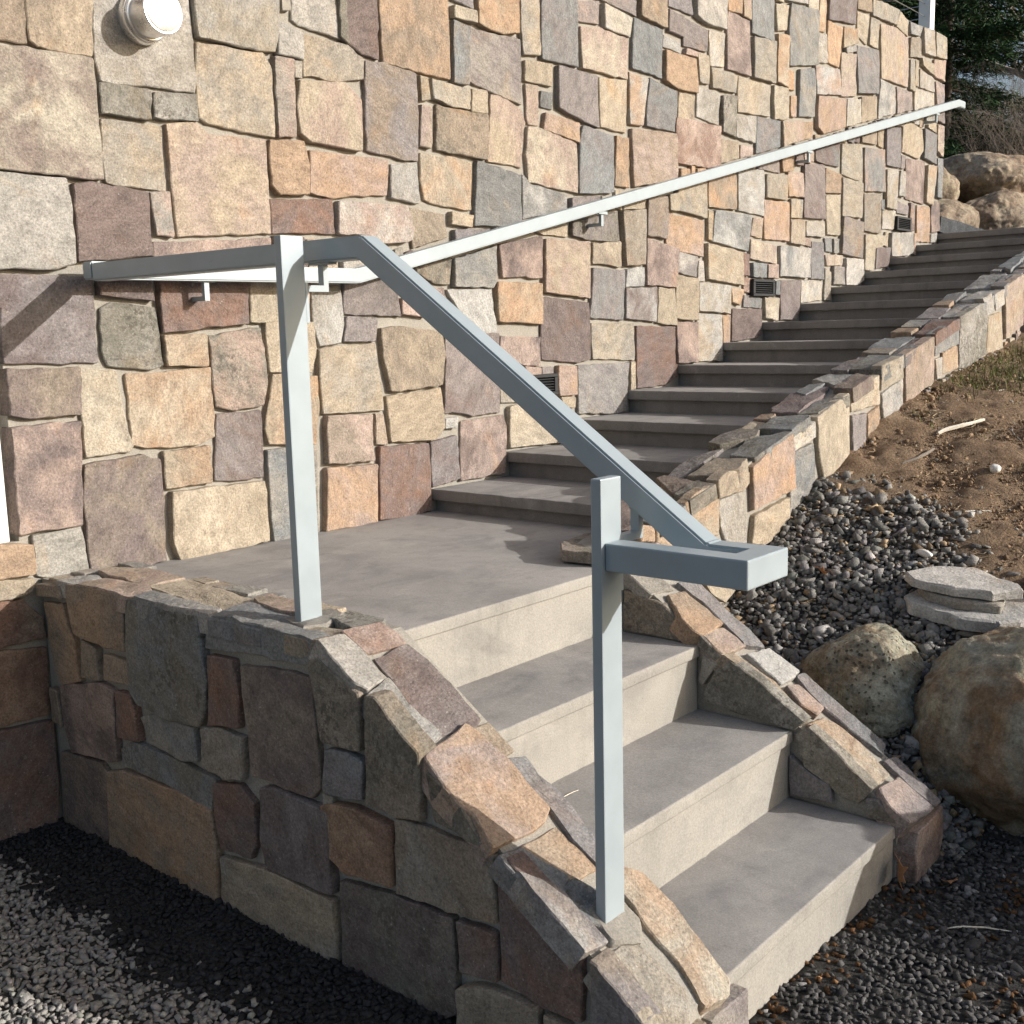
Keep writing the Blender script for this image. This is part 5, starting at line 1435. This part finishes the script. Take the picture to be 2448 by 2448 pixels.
def bare_tree(loc, h, r, seed, label, depth=4, lean=(0, 0)):
    t = empty('bare_tree', loc); tag(t, label, 'tree', 'leafless trees behind the stairs'); rg = random.Random(seed)
    segs = []; p = Vector(loc)-Vector((0, 0, .2)); d = Vector((lean[0], lean[1], 1)).normalized()
    trunk = []; n = 7; crown = []
    for i in range(n):
        d = (d+Vector((rg.gauss(0, .06), rg.gauss(0, .06), .02))).normalized(); e = p+d*(h*.7/n)
        trunk.append((p.copy(), e.copy(), r*(1-.8*i/n), r*(1-.8*(i+1)/n)))
        if i >= 1:
            for _ in range(2):
                a = rg.uniform(0, 2*math.pi); nd = Vector((math.cos(a), math.sin(a), rg.uniform(.2, .9))).normalized()
                grow(e, nd, h*rg.uniform(.18, .32), r*(1-.8*(i+1)/n)*.55, depth-1, rg, crown, .04, .55)
        p = e
    grow(p, d, h*.3, r*.2, depth-1, rg, crown, .05, .5)
    tubes('trunk', trunk, M['twig'], t, 8); tubes('branches', crown, M['twig'], t, 3)
    return t
def conifer(loc, h, rad, seed, label, dens=1.0):
    t = empty('conifer_tree', loc); tag(t, label, 'tree', 'conifers behind the stairs'); rg = random.Random(seed); L0 = Vector(loc)
    tubes('trunk', [(L0-Vector((0, 0, .2)), L0+Vector((0, 0, h*.5)), rad*.07, rad*.045), (L0+Vector((0, 0, h*.5)), L0+Vector((0, 0, h)), rad*.045, .01)], M['bark'], t, 8)
    V = []; F = []; C = []; br = []
    nb = int(h*38*dens); fs = 1.0 if dens > .9 else 1.9
    for b in range(nb):
        z = h*(.015+.97*(b/nb)); R = rad*(1-z/h)**.8*rg.uniform(.72, 1.12)+.1; a = rg.uniform(0, 2*math.pi)
        d = Vector((math.cos(a), math.sin(a), -.10-.25*rg.random())); o_ = L0+Vector((0, 0, z)); tip = o_+d*R
        br.append((o_, tip, .010+.008*R, .003))
        for s in range(int((190 if dens > .9 else 70)*R)+8):
            f = rg.random()**.6; base = o_+d*(R*f)+Vector((rg.gauss(0, .085), rg.gauss(0, .085), rg.gauss(-.02, .05)))
            side = (d+Vector((rg.gauss(0, .8), rg.gauss(0, .8), rg.gauss(-.25, .45)))).normalized()
            l = rg.uniform(.05, .13)*fs; w = rg.uniform(.008, .016)*fs
            q = Matrix.Rotation(rg.uniform(0, 6.28), 3, side) @ side.orthogonal().normalized()
            col = Vector((.027, .055, .022))*rg.uniform(.5, 1.8)
            for k in range(2):
                sd_ = (side+Vector((rg.gauss(0, .4), rg.gauss(0, .4), rg.gauss(0, .3)))).normalized(); n = len(V)
                V += [base-q*w*.5, base+q*w*.5, base+sd_*l+q*w*.25, base+sd_*l-q*w*.25]; F.append((n, n+1, n+2, n+3)); C += [col]*4
    tubes('branches', br, M['bark'], t, 3)
    me = mesh_from('crown', V, F); at = me.color_attributes.new('pc', 'FLOAT_COLOR', 'POINT')
    at.data.foreach_set('color', [x for c in C for x in (c.x, c.y, c.z, 1)])
    link('crown', me, M['needles'], t, (0, 0, 0)); return t
def gp(px, dist):
    """ground point seen dist metres away at a bearing through picture column px"""
    d = FWD+RGT*((px-1224)/2671.2); d.z = 0; d.normalize(); p = CAM+d*dist
    return (p.x, p.y, tz(p.x, p.y))
conifer(gp(2225, 12.8), 8.5, 1.05, 201, 'dark dense conifer standing close behind the end of the house wall')
conifer(gp(2120, 20), 10.5, 2.2, 202, 'tall conifer further behind the house wall and cable railing')
conifer(gp(2660, 30), 7.5, 2.2, 203, 'conifer far behind the leafless trees', .7)
conifer(gp(2780, 22), 9, 2.2, 204, 'conifer on the bank beyond the far side of the boulders', .7)
bare_tree(gp(2500, 15.5), 7.5, .10, 301, 'leafless tree leaning over the bank behind the broad boulder', 4, (-.12, .05))
bare_tree(gp(2430, 21), 8.0, .07, 302, 'slender leafless tree beside the dense conifer', 3, (.10, 0))
bare_tree(gp(2580, 19), 8.5, .11, 303, 'forked leafless tree on the open side of the bank', 4, (-.15, 0))
bare_tree(gp(2680, 15), 6.5, .08, 304, 'small leafless tree outermost on the bank', 4)
def shrub(loc, h, w, seed, label):
    t = empty('bare_shrub', loc); tag(t, label, 'shrub', 'leafless shrubs on the bank behind the boulders'); rg = random.Random(seed); segs = []
    for _ in range(26):
        a = rg.uniform(0, 6.28); p = Vector(loc)+Vector((rg.gauss(0, w*.25), rg.gauss(0, w*.25), -.05))
        grow(p, Vector((math.cos(a)*.6, math.sin(a)*.6, 1)).normalized(), h*rg.uniform(.45, .7), .007, 2, rg, segs, .02, .5)
    tubes('stems', segs, M['twig'], t, 3)
for i, (px, ds, h, w) in enumerate(((2385, 12.6, .9, .7), (2440, 12.8, 1.2, .9), (2510, 13.4, 1.4, 1.1), (2400, 15, 1.7, 1.2), (2465, 16.2, 2.0, 1.4), (2580, 14, 1.6, 1.2), (2340, 15.6, 1.2, 1.0))):
    shrub(gp(px, ds), h, w, 400+i, ['twiggy brown shrub close behind the boulders', 'dense twiggy shrub above the broad tan boulder', 'spreading grey shrub above the grey green boulder', 'tall leafless shrub between the conifer and the leaning tree', 'tallest leafless shrub at the foot of the leaning tree', 'outermost leafless shrub on the open bank', 'leafless shrub at the foot of the dense conifer'][i])
